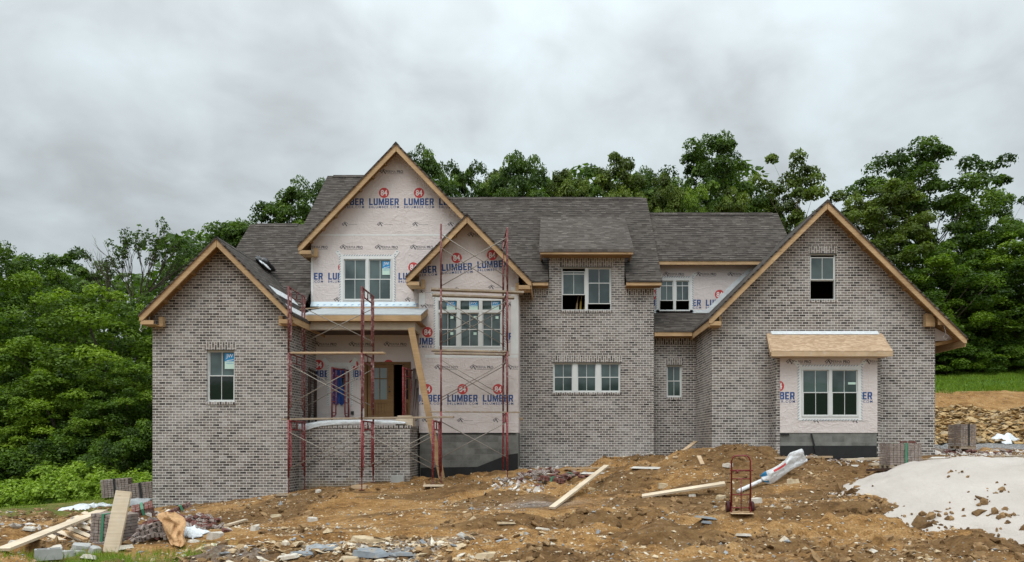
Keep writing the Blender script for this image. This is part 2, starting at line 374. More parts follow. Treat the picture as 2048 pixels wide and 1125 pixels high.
def raw_mesh(name, V, Fq, mats, tone=None, mi=None, smooth=False):
    # fast mesh from numpy: V (n,3), Fq (m,k) with equal face sizes
    me = bpy.data.meshes.new(name); n, (m, k) = len(V), Fq.shape
    me.vertices.add(n); me.vertices.foreach_set('co', V.astype(np.float32).ravel())
    me.loops.add(m*k); me.loops.foreach_set('vertex_index', Fq.astype(np.int32).ravel())
    me.polygons.add(m); me.polygons.foreach_set('loop_start', np.arange(0, m*k, k, dtype=np.int32))
    for mm in mats: me.materials.append(MATS[mm])
    if mi is not None: me.polygons.foreach_set('material_index', mi.astype(np.int32))
    me.polygons.foreach_set('use_smooth', np.full(m, smooth))
    me.update(calc_edges=True)
    if tone is not None:
        at = me.color_attributes.new('tone', 'FLOAT_COLOR', 'POINT')
        c = np.ones((n, 4), np.float32); c[:, :3] = tone[:, None]; at.data.foreach_set('color', c.ravel())
    return me
def link(name, me, parent=None, loc=None):
    o = bpy.data.objects.new(name, me); COL.objects.link(o)
    if parent: o.parent = parent
    if loc is not None: o.location = loc
    return o
def curve_wall(name, outline, holes, y, th, mat, parent):
    # a wall with real openings, standing in the XZ plane: front face at y, thickness th backwards
    cu = bpy.data.curves.new(name, 'CURVE'); cu.dimensions = '2D'; cu.fill_mode = 'BOTH'; cu.extrude = th/2
    for pts in [outline]+holes:
        sp = cu.splines.new('POLY'); sp.points.add(len(pts)-1); sp.use_cyclic_u = True
        for q, (a, b) in zip(sp.points, pts): q.co = (a, b, 0, 1)
    tmp = bpy.data.objects.new(name, cu); COL.objects.link(tmp)
    dg = bpy.context.evaluated_depsgraph_get(); me = bpy.data.meshes.new_from_object(tmp.evaluated_get(dg))
    bpy.data.objects.remove(tmp); bpy.data.curves.remove(cu)
    me.transform(Matrix(((1, 0, 0, 0), (0, 0, -1, y+th/2), (0, 1, 0, 0), (0, 0, 0, 1))))
    bm = bmesh.new(); bm.from_mesh(me); bmesh.ops.remove_doubles(bm, verts=bm.verts, dist=1e-5)
    bmesh.ops.recalc_face_normals(bm, faces=bm.faces); bm.to_mesh(me); bm.free()
    while me.uv_layers: me.uv_layers.remove(me.uv_layers[0])
    me.materials.clear(); me.materials.append(MATS[mat]); me.update(); auto_uv(me)
    for p in me.polygons: p.use_smooth = False
    me.name = name
    return link(name, me, parent)
TXT = {}
def text_geo(body, bold=0.0, gap=1.0):
    k = (body, bold, gap)
    if k in TXT: return TXT[k]
    cu = bpy.data.curves.new('t', 'FONT'); cu.body = body; cu.size = 1; cu.offset = bold; cu.resolution_u = 3; cu.space_character = gap
    tmp = bpy.data.objects.new('t', cu); COL.objects.link(tmp)
    dg = bpy.context.evaluated_depsgraph_get(); me = bpy.data.meshes.new_from_object(tmp.evaluated_get(dg))
    bpy.data.objects.remove(tmp); bpy.data.curves.remove(cu)
    V = np.array([v.co[:2] for v in me.vertices]); Fs = [list(p.vertices) for p in me.polygons]
    bpy.data.meshes.remove(me)
    V -= V.min(0); V /= V.max(0)
    TXT[k] = (V-.5, Fs); return TXT[k]
def put_text(mb, body, cx, cz, wd, ht, y, m=0, bold=0.0, rot=0.0, gap=1.0):
    V, Fs = text_geo(body, bold, gap); c, s = math.cos(rot), math.sin(rot)
    mb.add([(cx+c*a*wd-s*b*ht, y, cz+s*a*wd+c*b*ht) for a, b in V], Fs, m)
def disc(mb, cx, cz, r, y, m, n=28):
    mb.add([(cx+r*math.cos(2*math.pi*i/n), y, cz+r*math.sin(2*math.pi*i/n)) for i in range(n)], [list(range(n))], m)
INK = ['ink_red', 'ink_blue', 'ink_black', 'ink_white']
_w = .25
BLOCK = {'L': [[(0, 0), (.62, 0), (.62, .2), (_w, .2), (_w, 1), (0, 1)]],
 'U': [[(0, .12), (.12, 0), (.58, 0), (.70, .12), (.70, 1), (.46, 1), (.46, .2), (.24, .2), (.24, 1), (0, 1)]],
 'M': [[(0, 0), (.22, 0), (.22, .55), (.39, 0), (.54, 0), (.71, .55), (.71, 0), (.93, 0), (.93, 1), (.66, 1), (.465, .42), (.27, 1), (0, 1)]],
 'E': [[(0, 0), (.62, 0), (.62, .19), (_w, .19), (_w, .41), (.55, .41), (.55, .59), (_w, .59), (_w, .81), (.61, .81), (.61, 1), (0, 1)]],
 'B': [[(0, 0), (_w, 0), (_w, 1), (0, 1)], [(_w, 0), (.58, 0), (.70, .12), (.70, .43), (.62, .51), (.69, .6), (.69, .88), (.58, 1), (_w, 1), (_w, .82), (.45, .82), (.45, .61), (_w, .61), (_w, .42), (.46, .42), (.46, .18), (_w, .18)]],
 'R': [[(0, 0), (_w, 0), (_w, 1), (0, 1)], [(_w, .36), (.36, .36), (.47, 0), (.73, 0), (.59, .40), (.70, .52), (.70, .88), (.58, 1), (_w, 1), (_w, .81), (.46, .81), (.46, .55), (_w, .55)]]}
def put_block(mb, word, cx, cz, wd, ht, y, m, rot):
    wid = {'L': .62, 'U': .70, 'M': .93, 'B': .70, 'E': .62, 'R': .73}; g = .12; tot = sum(wid[c] for c in word)+g*(len(word)-1); x = 0; c_, s_ = math.cos(rot), math.sin(rot)
    for ch in word:
        for poly in BLOCK[ch]:
            q = [((x+a)/tot*wd-wd/2, b*ht-ht/2) for a, b in poly]; mb.add([(cx+c_*a-s_*b, y, cz+s_*a+c_*b) for a, b in q], [list(range(len(q)))], m)
        x += wid[ch]+g
def logo(mb, px, py, y, rot=0.0):       # (px, py): middle of the word
    x, z = X_(px, y), Z_(py, y)
    def off(dx, dz): return x+math.cos(rot)*dx-math.sin(rot)*dz, z+math.sin(rot)*dx+math.cos(rot)*dz
    put_block(mb, 'LUMBER', x, z, 1.02, .235, y-.002, 1, rot)
    a = off(0, -.18); put_text(mb, '84LUMBER.COM', a[0], a[1], 1.03, .085, y-.002, 1, .012, rot, 1.35)
    a = off(0, .305); disc(mb, a[0], a[1], .175, y-.002, 0); put_text(mb, '84', a[0], a[1], .225, .20, y-.004, 3, .02, rot)
def house_icon(mb, x, z, y, s=1.0):
    pts = [(-.08, -.05), (-.08, .0), (-.12, .0), (0, .09), (.11, .02)]
    for (a, b), (c, d) in zip(pts, pts[1:]): mb.bar((x+a*s, y-.0015, z+b*s), (x+c*s, y-.0015, z+d*s), .002, .016*s, 2, up=(d-b, 0, -(c-a)) if True else (0, 0, 1))
    mb.bar((x-.01*s, y-.0015, z+.055*s), (x+.07*s, y-.0015, z-.075*s), .002, .034*s, 2, up=(1, 0, 0)); mb.bar((x-.005*s, y-.0015, z+.05*s), (x-.06*s, y-.0015, z-.055*s), .002, .022*s, 2, up=(1, 0, 0))
def perma(mb, px, py, y, s=1.0):
    x, z = X_(px, y), Z_(py, y)
    house_icon(mb, x-.27*s, z, y, s)
    put_text(mb, 'PERMA', x-.02*s, z, .34*s, .085*s, y-.002, 2, .0); put_text(mb, 'PRO', x+.29*s, z, .21*s, .095*s, y-.002, 2, .025)
    mb.box(x-.16*s, x+.40*s, y-.002, y-.001, z-.075*s, z-.066*s, 2)
def icon(mb, px, py, y):
    x, z = X_(px, y), Z_(py, y); house_icon(mb, x, z, y, .9)
    mb.box(x+.12, x+.42, y-.002, y-.001, z-.01, z-.003, 2)
def build_ink(mb, parent, clips, holes=()):
    me = bpy.data.meshes.new('printed_lettering'); me.from_pydata(mb.v, [], mb.f)
    for k in INK: me.materials.append(MATS[k])
    for p, mi in zip(me.polygons, mb.m): p.material_index = mi
    bm = bmesh.new(); bm.from_mesh(me)
    for co, no in clips:                 # keep the side the normal points away from
        g = bm.verts[:]+bm.edges[:]+bm.faces[:]
        bmesh.ops.bisect_plane(bm, geom=g, plane_co=co, plane_no=no, clear_outer=True)
    for (x0, x1, z0, z1) in holes:       # nothing is printed across an opening
        for co, no in (((x0, 0, 0), (1, 0, 0)), ((x1, 0, 0), (1, 0, 0)), ((0, 0, z0), (0, 0, 1)), ((0, 0, z1), (0, 0, 1))):
            bmesh.ops.bisect_plane(bm, geom=bm.verts[:]+bm.edges[:]+bm.faces[:], plane_co=co, plane_no=no)
        dead = [f for f in bm.faces if x0 < f.calc_center_median().x < x1 and z0 < f.calc_center_median().z < z1]
        bmesh.ops.delete(bm, geom=dead, context='FACES')
    bm.to_mesh(me); bm.free(); me.update()
    return link('printed_lettering', me, parent)
def hrect(r, Y, e=.0): return (X_(r[0], Y)-e, X_(r[2], Y)+e, Z_(r[3], Y)-e, Z_(r[1], Y)+e)

# ------------------------------------------------------------------ ground
VT = {}
def vnoise(x, y, seed=0):
    if seed not in VT: VT[seed] = np.random.default_rng(seed).random((256, 256))
    r = VT[seed]; xi = np.floor(x).astype(int); yi = np.floor(y).astype(int)
    fx = x-xi; fy = y-yi; fx = fx*fx*(3-2*fx); fy = fy*fy*(3-2*fy)
    g = lambda a, b: r[a & 255, b & 255]
    return (g(xi, yi)*(1-fx)+g(xi+1, yi)*fx)*(1-fy)+(g(xi, yi+1)*(1-fx)+g(xi+1, yi+1)*fx)*fy
def fbm(x, y, f, o, seed=0):
    s = 0; a = 1; tot = 0
    for i in range(o): s = s+a*vnoise(x*f+17.3*i, y*f-9.1*i, seed+i); tot += a; a *= .5; f *= 2.03
    return s/tot-.5
CPX = [(0,1125,12.2),(300,1122,12),(600,1118,11.5),(1024,1122,11),(1500,1122,11),(2048,1122,11),(150,1060,15.5),(480,1052,16),(760,1022,17.5),(1000,1032,15.5),
 (1250,1032,15),(1480,1029,15.1),(1700,1003,16),(1690,1062,13.3),(2048,1092,12.5),(305,1022,20.9),(440,1004,20.7),(578,988,20.6),(700,976,20.8),(845,962,21.6),(880,962,21.6),(1037,944,22.6),(960,955,21.8),
 (1120,946,23.6),(1215,938,23.6),(1250,924,22.6),(1300,915,23.6),(1350,918,24.2),(1395,918,23.5),(1340,925,21.6),(1420,914,20.6),(1480,907,20),(1545,912,20.2),(1600,925,20.6),
 (1320,972,18.6),(1400,968,18.2),(1320,994,17.3),(1560,972,17.8),(1640,948,19),(1750,930,20.8),(1830,945,18.5),(1870,912,22),(1700,922,21.3),(1600,920,21.3),
 (1960,908,23.5),(2048,902,25),(2200,895,26),(2048,887,29),(1880,884,29.5),(1880,822,32.8),(2048,820,33.2),(2200,818,33.2),(1880,787,37),(2048,778,38),(2250,765,38),(1880,757,42),(2048,747,44),(2250,735,44),
 (1880,753,50),(2048,745,52),(2300,735,52),(0,1022,21),(200,1004,22.5),(285,1010,21.8),(100,1004,26),(250,972,29),(0,985,35),(-200,1030,24),(-300,1060,15),(1150,985,19),(1100,1000,17.5),(900,1000,18.5)]
CP = [tuple(W(*q)) for q in CPX]
CP += [(-60,10,-2.6),(-60,60,-1.5),(60,10,-1.2),(70,60,6),(0,60,2.5),(-30,60,-.8),(30,75,5.5),(0,150,5),(-120,150,2),(140,150,9),(0,-40,-2.6),(-80,-40,-4),(80,-40,-2),(0,4,-1.95),(-10,4,-2.3),(10,4,-1.9),
       (-10,28,-1.4),(-4,28,-.9),(2,28,-.6),(8,28,-.4),(0,40,1.0),(-10,40,-.6),(12,30,-.1),(0,300,9),(-250,300,6),(280,300,14)]
CP = np.array(CP)
_d = np.hypot(CP[:, None, 0]-CP[None, :, 0], CP[:, None, 1]-CP[None, :, 1]); _n = len(CP)
_A = np.zeros((_n+3, _n+3)); _A[:_n, :_n] = -_d+np.eye(_n)*-.05; _A[:_n, _n] = 1; _A[:_n, _n+1:] = CP[:, :2]; _A[_n:, :_n] = _A[:_n, _n:].T
_w = np.linalg.solve(_A, np.r_[CP[:, 2], 0, 0, 0])
def gbase(x, y):
    x = np.asarray(x, float); y = np.asarray(y, float); s = _w[_n]+_w[_n+1]*x+_w[_n+2]*y
    for i in range(_n): s = s-_w[i]*np.hypot(x-CP[i, 0], y-CP[i, 1])
    return s
def smooth(a, b, x): q = np.clip((x-a)/(b-a), 0, 1); return q*q*(3-2*q)
def ground(x, y):
    x = np.asarray(x, float); y = np.asarray(y, float)
    z = gbase(x, y)
    near = smooth(60, 35, y)
    bank = smooth(29, 30.5, y)*smooth(34.5, 33, y)*smooth(10, 13, x)
    rug = .25+.75*smooth(.42, .62, vnoise(x*.33+5, y*.42+2, 3)+.15*vnoise(x*1.1, y*1.1, 9))
    left = smooth(-13, -16, x)*smooth(19, 22, y)
    rug = rug*(1-.7*left)
    rug = rug*(1-.85*smooth(1.0, .75, np.sqrt(((x-10.7)/np.where(x < 10.7, 4.05, 7.0))**2+((y-15.5)/np.where(y < 15.5, 3.3, 3.2))**2)))
    rid = 1-np.abs(fbm(x+.35*y, y*1.6, .9, 3, 31))*4
    z = z+near*rug*(fbm(x, y*1.25, .55, 4, 11)*.34+np.clip(rid-.35, 0, 1)*.06+fbm(x, y*1.2, 1.9, 5, 21)*.44+fbm(x, y, 5.5, 2, 25)*.09)
    z = z+bank*fbm(x*.5, y, 1.3, 3, 40)*.5
    for (bx, by, sx, sy, hgt) in DIPS: z = z+hgt*np.exp(-((x-bx)/sx)**2-((y-by)/sy)**2)
    # wheel ruts crossing the foreground
    for k, o in ((0, 0.), (1, 1.7)):
        yy = 11.9+o+.05*x+.5*np.sin(x*.22+k)
        z = z-.10*np.exp(-((y-yy)/.22)**2)+.08*np.exp(-((y-yy-.42)/.2)**2)*(.5+vnoise(x*1.5, y*2, 88))
    return z
DIPS = [(2.75, 18.9, .75, .5, -.3), (2.0, 22.4, .9, .55, .22), (4.2, 20.6, 1.3, .7, .22), (6.1, 20.3, 1.0, .6, .20), (7.2, 15.4, 1.5, .8, .25), (6.2, 17.2, 1.2, .6, .15),
        (-2.3, 19.3, 1.3, .5, .18), (-1.1, 18.2, .9, .5, .14), (-3.2, 16.2, 1.7, .45, .13), (-7, 14.5, 2.2, .5, .14), (-5.5, 18.5, 1.6, .5, .1), (2.2, 20.2, .7, .4, .12), (6.0, 14.6, .8, .5, .16), (6.1, 13.3, .8, .4, .2), (7.6, 12.2, .9, .35, .18), (3.2, 20.9, 1.0, .5, .12), (4.9, 19.3, .8, .4, -.2)]
def gz(x, y): return float(ground(np.array([x]), np.array([y]))[0])
def hit(px, py, y0=6.0, y1=80.0):
    Y = np.linspace(y0, y1, 3000); x = (px-CX)*Y/F; z = (CY-py)*Y/F; g = ground(x, Y)
    i = int(np.argmax(z < g)); return Vector((x[i], Y[i], g[i]))
def axis_pts(segs):
    a = []
    for s, e, d in segs: a += list(np.arange(s, e, d))
    return np.array(a+[segs[-1][1]])
gx = axis_pts([(-320, -80, 30), (-80, -30, 5), (-30, -15, .6), (-15, 16, .075), (16, 30, .3), (30, 80, 5), (80, 340, 30)])
gy = axis_pts([(-60, 0, 6), (0, 7, .7), (7, 25, .075), (25, 46, .25), (46, 80, 2.5), (80, 330, 25)])
GX, GY = np.meshgrid(gx, gy); GZ = ground(GX.ravel(), GY.ravel())
nx, ny = len(gx), len(gy); idx = np.arange(nx*ny).reshape(ny, nx)
Q = np.stack([idx[:-1, :-1], idx[:-1, 1:], idx[1:, 1:], idx[1:, :-1]], -1).reshape(-1, 4)
gme = raw_mesh('ground', np.stack([GX.ravel(), GY.ravel(), GZ], 1), Q, ['ground'], smooth=True)
zx, zy = GX.ravel(), GY.ravel(); PXg = CX+zx*F/np.maximum(zy, 1)
grass_m = np.maximum(smooth(36.6, 38, zy+.8*fbm(zx, zy, .8, 3, 5))*smooth(8, 11, zx), smooth(23.2, 25, zy-.12*(zx+14)+2*fbm(zx, zy, .5, 3, 6))*smooth(-11.5, -13, zx))
grass_m = np.maximum(grass_m, smooth(34, 42, zy))
grass_m = np.maximum(grass_m, .62*smooth(-10.5, -12.5, zx)*smooth(17.5, 19, zy))
grass_m = np.maximum(grass_m, .75*np.exp(-((zx+7.9)/1.4)**2-((zy-11.9)/1.0)**2))
grav_m = np.maximum(smooth(24.5, 26.5, zy)*smooth(30, 29, zy)*smooth(12.4, 13.2, zx)*.9, .55*np.exp(-((zx+.4)/1.0)**2-((zy-16.9)/.5)**2))
grav_m = np.maximum(grav_m, .8*smooth(.56, .72, vnoise(zx*.8, zy*1.3, 77))*smooth(14, 11.5, zy)*smooth(-7, -5, zx)*smooth(-.6, -1.8, zx))
dark_m = np.maximum(smooth(.45, .68, vnoise(zx*.55+3, zy*.9, 66)), smooth(.03, .12, fbm(zx*.6, zy*2.2, .8, 4, 67)))*.9*smooth(26, 24, zy)
zat = gme.color_attributes.new('zone', 'FLOAT_COLOR', 'POINT')
zat.data.foreach_set('color', np.stack([grass_m, grav_m, dark_m, np.ones_like(zx)], 1).astype(np.float32).ravel())
tag(link('ground', gme), kind='structure')

n1 = 160; hx = np.linspace(-260, 260, n1); rowsH = []
for yy, zz in ((-55, -3), (-70, 4.5), (-85, 10.5), (-120, 13)):
    rowsH.append(np.stack([hx, np.full(n1, yy)+6*fbm(hx, hx*0+yy, .05, 3, 61), zz+(0 if yy > -60 else 1)*(7*fbm(hx, hx*0+yy, .06, 5, 62)+1.2*fbm(hx, hx*0, .8, 2, 63))], 1))
Vh = np.concatenate(rowsH); ii = np.arange(4*n1).reshape(4, n1); Qh = np.stack([ii[:-1, 1:], ii[:-1, :-1], ii[1:, :-1], ii[1:, 1:]], -1).reshape(-1, 4)
plain('hill_green', (.045, .075, .018), .9, .5, .4)
tag(link('hills', raw_mesh('hills', Vh, Qh, ['hill_green'])), kind='structure')
# ------------------------------------------------------------------ the house
H = thing('brick_house', 'large unfinished grey brick house with several gables, dark shingle roofs and pink house wrap', 'house', (0, 0, 0))
YL, YP, YG, YB, YC, YR, YW, YGA, YGB = 20.9, 21.7, 23.3, 22.85, 24.1, 24.5, 25.3, 22.0, 21.35
def pr(px0, py0, px1, py1, Y): return [(X_(px0, Y), Z_(py1, Y)), (X_(px1, Y), Z_(py1, Y)), (X_(px1, Y), Z_(py0, Y)), (X_(px0, Y), Z_(py0, Y))]
MAIN = lambda Y: 5.64+1.06*(Y-23.7)

def gable(rx, rz, xl, xr, sl_, sr_, y0, y1, wy, ret=True, fasc=.15, right_end=True):
    zl, zr = rz-sl_*(rx-xl), rz-sr_*(xr-rx)
    t = .07; m = MB()
    for (xe, ze, s) in ((xl, zl, sl_), (xr, zr, sr_)):
        a, b = (rx, rz), (xe, ze)
        poly = [(a[0], y0-.03, a[1]), (a[0], y1, a[1]), (b[0], y1, b[1]), (b[0], y0-.03, b[1])]
        if xe > rx: poly = poly[::-1]
        m.slab(poly, t, 0, 1)
    m.prism([(rx-.12, rz-.12*sl_+.012), (rx, rz+.018), (rx+.12, rz-.12*sr_+.012), (rx, rz-.01)], 'y', y0-.035, y1, 0)
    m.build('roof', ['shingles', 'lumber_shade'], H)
    fr = MB()
    for (xe, ze, s) in ((xl, zl, sl_), (xr, zr, sr_)):
        fv = fasc*math.sqrt(1+s*s); d = 1 if xe > rx else -1; g = .006*d
        top = lambda x: rz-t-.002-s*abs(x-rx)
        xe2 = xe-d*.02
        rb = MB(); rb.prism([(rx+g, top(rx+g)), (xe2, top(xe2)), (xe2, top(xe2)-fv*.6), (xe2-d*fv*.45, top(xe2-d*fv*.45)-fv), (rx+g, top(rx+g)-fv)], 'y', y0, y0+.045, 0)
        rb.build('rake_board', 'lumber', H)
        n = int(abs(xe-rx)*math.sqrt(1+s*s)/.61)
        for k in range(1, n+1):
            x = rx+d*(k*.61)/math.sqrt(1+s*s)
            if abs(x-rx) < abs(xe-rx)-.25: fr.prism([(x-.02, top(x-.02)), (x+.02, top(x+.02)), (x+.02, top(x+.02)-.11), (x-.02, top(x-.02)-.11)], 'y', y0+.047, wy-.004, 0)
        # sub rafter against the wall and eave fascia along the side
        fr.prism([(rx+g, top(rx)-.004), (xe2-d*.15, top(xe2-d*.15)-.004), (xe2-d*.15, top(xe2-d*.15)-.05), (rx+g, top(rx)-.05)], 'y', wy-.050, wy-.006, 0)
        if xe > rx and not right_end: continue
        ff = MB(); ff.box(min(xe2, xe2-d*.04), max(xe2, xe2-d*.04), y0+.047, y1, ze-t-.20, ze-t-.004, 0); ff.build('eave_board', 'lumber', H)
        if ret:
            rt = MB(); xw = xe2-d*ret_w
            z0 = ze-t-fv*.98
            rt.box(min(xe2-d*.045, xw), max(xe2-d*.045, xw), y0+.012, y0+.05, z0-.005, z0+.115, 0)
            rt.box(min(xe2-d*.045, xw), max(xe2-d*.045, xw), y0+.052, wy-.004, z0-.012, z0+.02, 0)
            rt.box(min(xw, xw-d*.12), max(xw, xw-d*.12), wy-.20, wy-.052, z0-.02, z0+.27, 0)
            rt.build('eave_return', 'lumber', H)
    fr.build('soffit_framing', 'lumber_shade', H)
    return zl, zr

# walls -------------------------------------------------------------
def wall_top(rx, rz, sl_, sr_, xl, xr): return [(xr, rz-.10-sr_*(xr-rx)), (rx, rz-.10), (xl, rz-.10-sl_*(rx-xl))]
LR = (X_(433, 20.42), Z_(474, 20.42))           # left wing ridge
xl, xr = X_(305, YL), X_(578, YL)
win_l = (413, 700, 469, 804)
curve_wall('brick_wall', [(xl, -2.9), (xr, -2.9)]+wall_top(*LR, 1., 1., xl, xr), [pr(*win_l, YL)], YL, .12, 'brick', H)
m = MB(); m.box(xr-.12, xr, YL+.121, YG-.002, -2.9, 3.72); m.build('brick_wall', 'brick', H)
m = MB(); m.box(xl, xl+.12, YL+.121, 25.5, -2.9, 3.72); m.build('brick_wall', 'brick', H)
ret_w = .42
gable(LR[0], LR[1], X_(277, 20.42), X_(587, 20.42), 1., 1., 20.42, 25.2, YL)

# upper wrapped gable and porch back wall in one plane
GR = (X_(792, 22.85), Z_(285, 22.85)); gs = 1.045
gxl, gxr = X_(622, YG), 2*GR[0]-X_(622, YG)
win_g = (686, 517, 784, 602); door_r = (729, 729, 822, 839); win_p = (666, 735, 694, 806)
gw = curve_wall('wrapped_wall', [(gxl, -.6), (gxr, -.6)]+wall_top(*GR, gs, gs, gxl, gxr), [pr(*win_g, YG), pr(*door_r, YG), pr(*win_p, YG)], YG, .15, 'house_wrap', H)
ink = MB()
perma(ink, 783, 344, YG)
for k in range(4): logo(ink, 698+70*k, 404, YG)
for k in range(4): icon(ink, 690+70.5*k, 449, YG)
for k in range(4): perma(ink, 632+70.3*k, 495, YG)
for k in (0, 1, 3): logo(ink, 616+70.3*k, 553, YG)
for k in (0, 2): icon(ink, 674+71*k, 600, YG)
for k in range(3): perma(ink, 650+70*k, 689, YG)
for k in range(3): logo(ink, 637+70*k, 748, YG)
def gclip(R0, s, y, xl, xr):
    rx, rz = R0; return [((rx, y, rz-.12), (-s, 0, 1)), ((rx, y, rz-.12), (s, 0, 1)), ((xl+.005, y, 0), (-1, 0, 0)), ((xr-.005, y, 0), (1, 0, 0))]
build_ink(ink, gw, gclip(GR, gs, YG, gxl, gxr), [hrect(win_g, YG, .05), hrect(door_r, YG), hrect(win_p, YG, .05)])
for q_ in ((X_(622, YG), X_(626, YG), YG-.003, YG-.001, 4.6, 6.6), (gxl+.08, gxr-.6, YG-.004, YG-.002, Z_(472, YG), Z_(469, YG))): m = MB(); m.box(*q_); m.build('seam_tape', 'wrap_tape', gw)
m = MB(); m.box(gxl+.001, gxl+.15, YG+.151, 26, 2, 6.5); m.build('wrapped_wall', 'house_wrap', H)
gable(GR[0], GR[1], X_(595, 22.85), X_(942, 22.85), gs, gs, 22.85, 28.2, YG, right_end=False)

# bay with its own gable
BR = (X_(934, 22.3), Z_(428, 22.3)); bs = 1.02
bxl, bxr = X_(838, YB), X_(1037, YB); zf = Z_(866, YB)
win_b = (875, 600, 1004, 696)
bw = curve_wall('wrapped_wall', [(bxl, zf), (bxr, zf)]+wall_top(*BR, bs, bs, bxl, bxr), [pr(*win_b, YB)], YB, .15, 'house_wrap', H)
ink = MB(); tl = R(2.5)
perma(ink, 958, 470, YB)
for k in range(3): logo(ink, 843+71*k, 540-5.5*k, YB, tl)
for k in range(3): icon(ink, 843+70*k, 585-5*k, YB)
perma(ink, 1036, 611, YB); perma(ink, 865, 612, YB)
for k in (0, 2): logo(ink, 855+70.5*k, 683-5*k, YB)
for k in range(3): perma(ink, 892+71*k, 735, YB)
for k in range(4): logo(ink, 784+71*k+70, 797, YB)
for k in range(3): icon(ink, 850+71*k, 841, YB)
build_ink(ink, bw, gclip(BR, bs, YB, bxl, bxr), [hrect(win_b, YB, .05)])
for q_ in ((bxl, bxl+.2, YB-.004, YB-.001, Z_(610, YB), 5.0), (X_(1022, YB), bxr, YB-.004, YB-.001, Z_(708, YB), Z_(575, YB)), (bxl+.201, bxr-.02, YB-.004, YB-.001, Z_(716, YB), Z_(710, YB))): m = MB(); m.box(*q_); m.build('seam_tape', 'wrap_tape', bw)
for xx, yy in ((bxl, YG), (bxr-.1, YC)): m = MB(); m.box(xx, xx+.1, YB+.151, yy-.002, zf, 5.0); m.build('wrapped_wall', 'house_wrap', H)
gable(BR[0], BR[1], X_(811, 22.3), X_(1064, 22.3), bs, bs, 22.3, 26.5, YB)
m = MB(); m.box(bxl+.03, bxr-.015, YB+.02, YC-.01, -1.7, zf-.002); m.build('foundation', 'block_wall', H)
m = MB()   # black waterproofing with its slanting upper edge
m.prism([(bxl+.05, -1.7), (bxr-.02, -1.7), (bxr-.02, Z_(907, YB)), (X_(1015, YB), Z_(910, YB)), (X_(955, YB), Z_(934, YB)), (bxl+.05, Z_(936, YB))], 'y', YB+.012, YB+.019); m.box(bxl+.032, bxr-.1, YB+.005, YB+.018, zf-.05, zf-.004)
m.build('tar_coat', 'tar', H)

# centre brick block with the flush dormer
cxl, cxr = X_(1036, YC), X_(1308, YC); dxl, dxr = X_(1098, YC), X_(1249, YC)
win_d = (1123, 534, 1223, 621); win_c = (1106, 725, 1241, 785)
curve_wall('brick_wall', [(cxl, -1.7), (cxr, -1.7), (cxr, 5.55), (dxr, 5.55), (dxr, Z_(504, YC)), (dxl, Z_(504, YC)), (dxl, 5.55), (cxl, 5.55)], [pr(*win_d, YC), pr(*win_c, YC)], YC, .12, 'brick', H)
m = MB(); m.box(cxr-.12, cxr, YC+.121, 31.2, -1.7, 5.55)
m.prism([(YC+.121, 5.56), (31.2, 5.56), (27.7, 9.6)], 'x', cxr-.12, cxr)
m.prism([(YC+.121, 5.6), (YC+.121, 6.65), (26.3, 8.4)], 'x', dxl, dxl+.1); m.prism([(YC+.121, 5.6), (YC+.121, 6.65), (26.3, 8.4)], 'x', dxr-.1, dxr)
m.build('brick_wall', 'brick', H)
# main roof: one front plane, ridge in three steps
mr = MB(); mp = [(-11.67, 22.6), (-8.27, 22.6), (-8.27, 23.7), (dxl-.02, 23.7), (dxl-.02, 24.23), (dxr+.02, 24.23), (dxr+.02, 23.7), (3.80, 23.7), (3.80, 27.75), (-5.7, 27.75), (-5.7, 29.1), (-9.61, 29.1), (-9.61, 26.3), (-11.67, 26.3)]
mr.slab([(x, y, MAIN(y)) for x, y in mp], .08, 0, 1)
for xa, xb, yr in ((-5.68, 3.80, 27.75), (-9.61, -5.72, 29.1), (-11.67, -9.63, 26.3)):
    yb = 2*yr-23.7; zr_ = MAIN(yr)
    mr.slab([(xa, yr+.002, zr_), (xb, yr+.002, zr_), (xb, yb, MAIN(23.7)), (xa, yb, MAIN(23.7))], .08, 0, 1)
    mr.prism([(yr-.14, zr_-.115), (yr, zr_+.035), (yr+.14, zr_-.115), (yr, zr_-.01)], 'x', xa+(.25 if xa < -9 else 0), xb-.18)
mr.build('roof', ['shingles', 'lumber_shade'], H)
for xa, xb in ((X_(1050, 23.7), dxl-.02), (dxr+.02, 3.77)):
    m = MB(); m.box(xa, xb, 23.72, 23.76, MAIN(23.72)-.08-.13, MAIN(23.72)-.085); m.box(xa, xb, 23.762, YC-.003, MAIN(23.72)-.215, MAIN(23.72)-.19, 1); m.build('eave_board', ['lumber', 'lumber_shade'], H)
for xg, y0g, yr, y1g in ((-11.5, 23.4, 26.3, 28.9), (-9.45, 24, 29.1, 34)):
    m = MB(); m.prism([(y0g, MAIN(y0g)-.1), (y1g, MAIN(2*yr-y1g)-.1), (yr, MAIN(yr)-.1)], 'x', xg, xg+.1); m.box(xg, xg+.1, y0g, y1g, -1.5, MAIN(y0g)-.12); m.build('side_wall', 'brick', H)
# dormer shed roof
m = MB(); dz0, dz1 = Z_(499, 23.6), 8.78
m.slab([(-.48, 23.58, dz0), (2.80, 23.58, dz0), (2.80, 26.6, dz1), (-.48, 26.6, dz1)], .10, 0, 1); m.build('dormer_roof', ['shingles_lit', 'lumber_shade'], H)
m = MB(); m.box(-.44, 2.77, 23.60, 23.64, dz0-.06-.11, dz0-.055); m.box(-.44, -.40, 23.642, 24.6, dz0-.17, dz0-.03); m.box(2.73, 2.77, 23.642, 24.6, dz0-.17, dz0-.03); m.box(-.38, 2.71, 23.642, YC-.003, dz0-.165, dz0-.14, 1); m.build('eave_board', ['lumber', 'lumber_shade'], H)

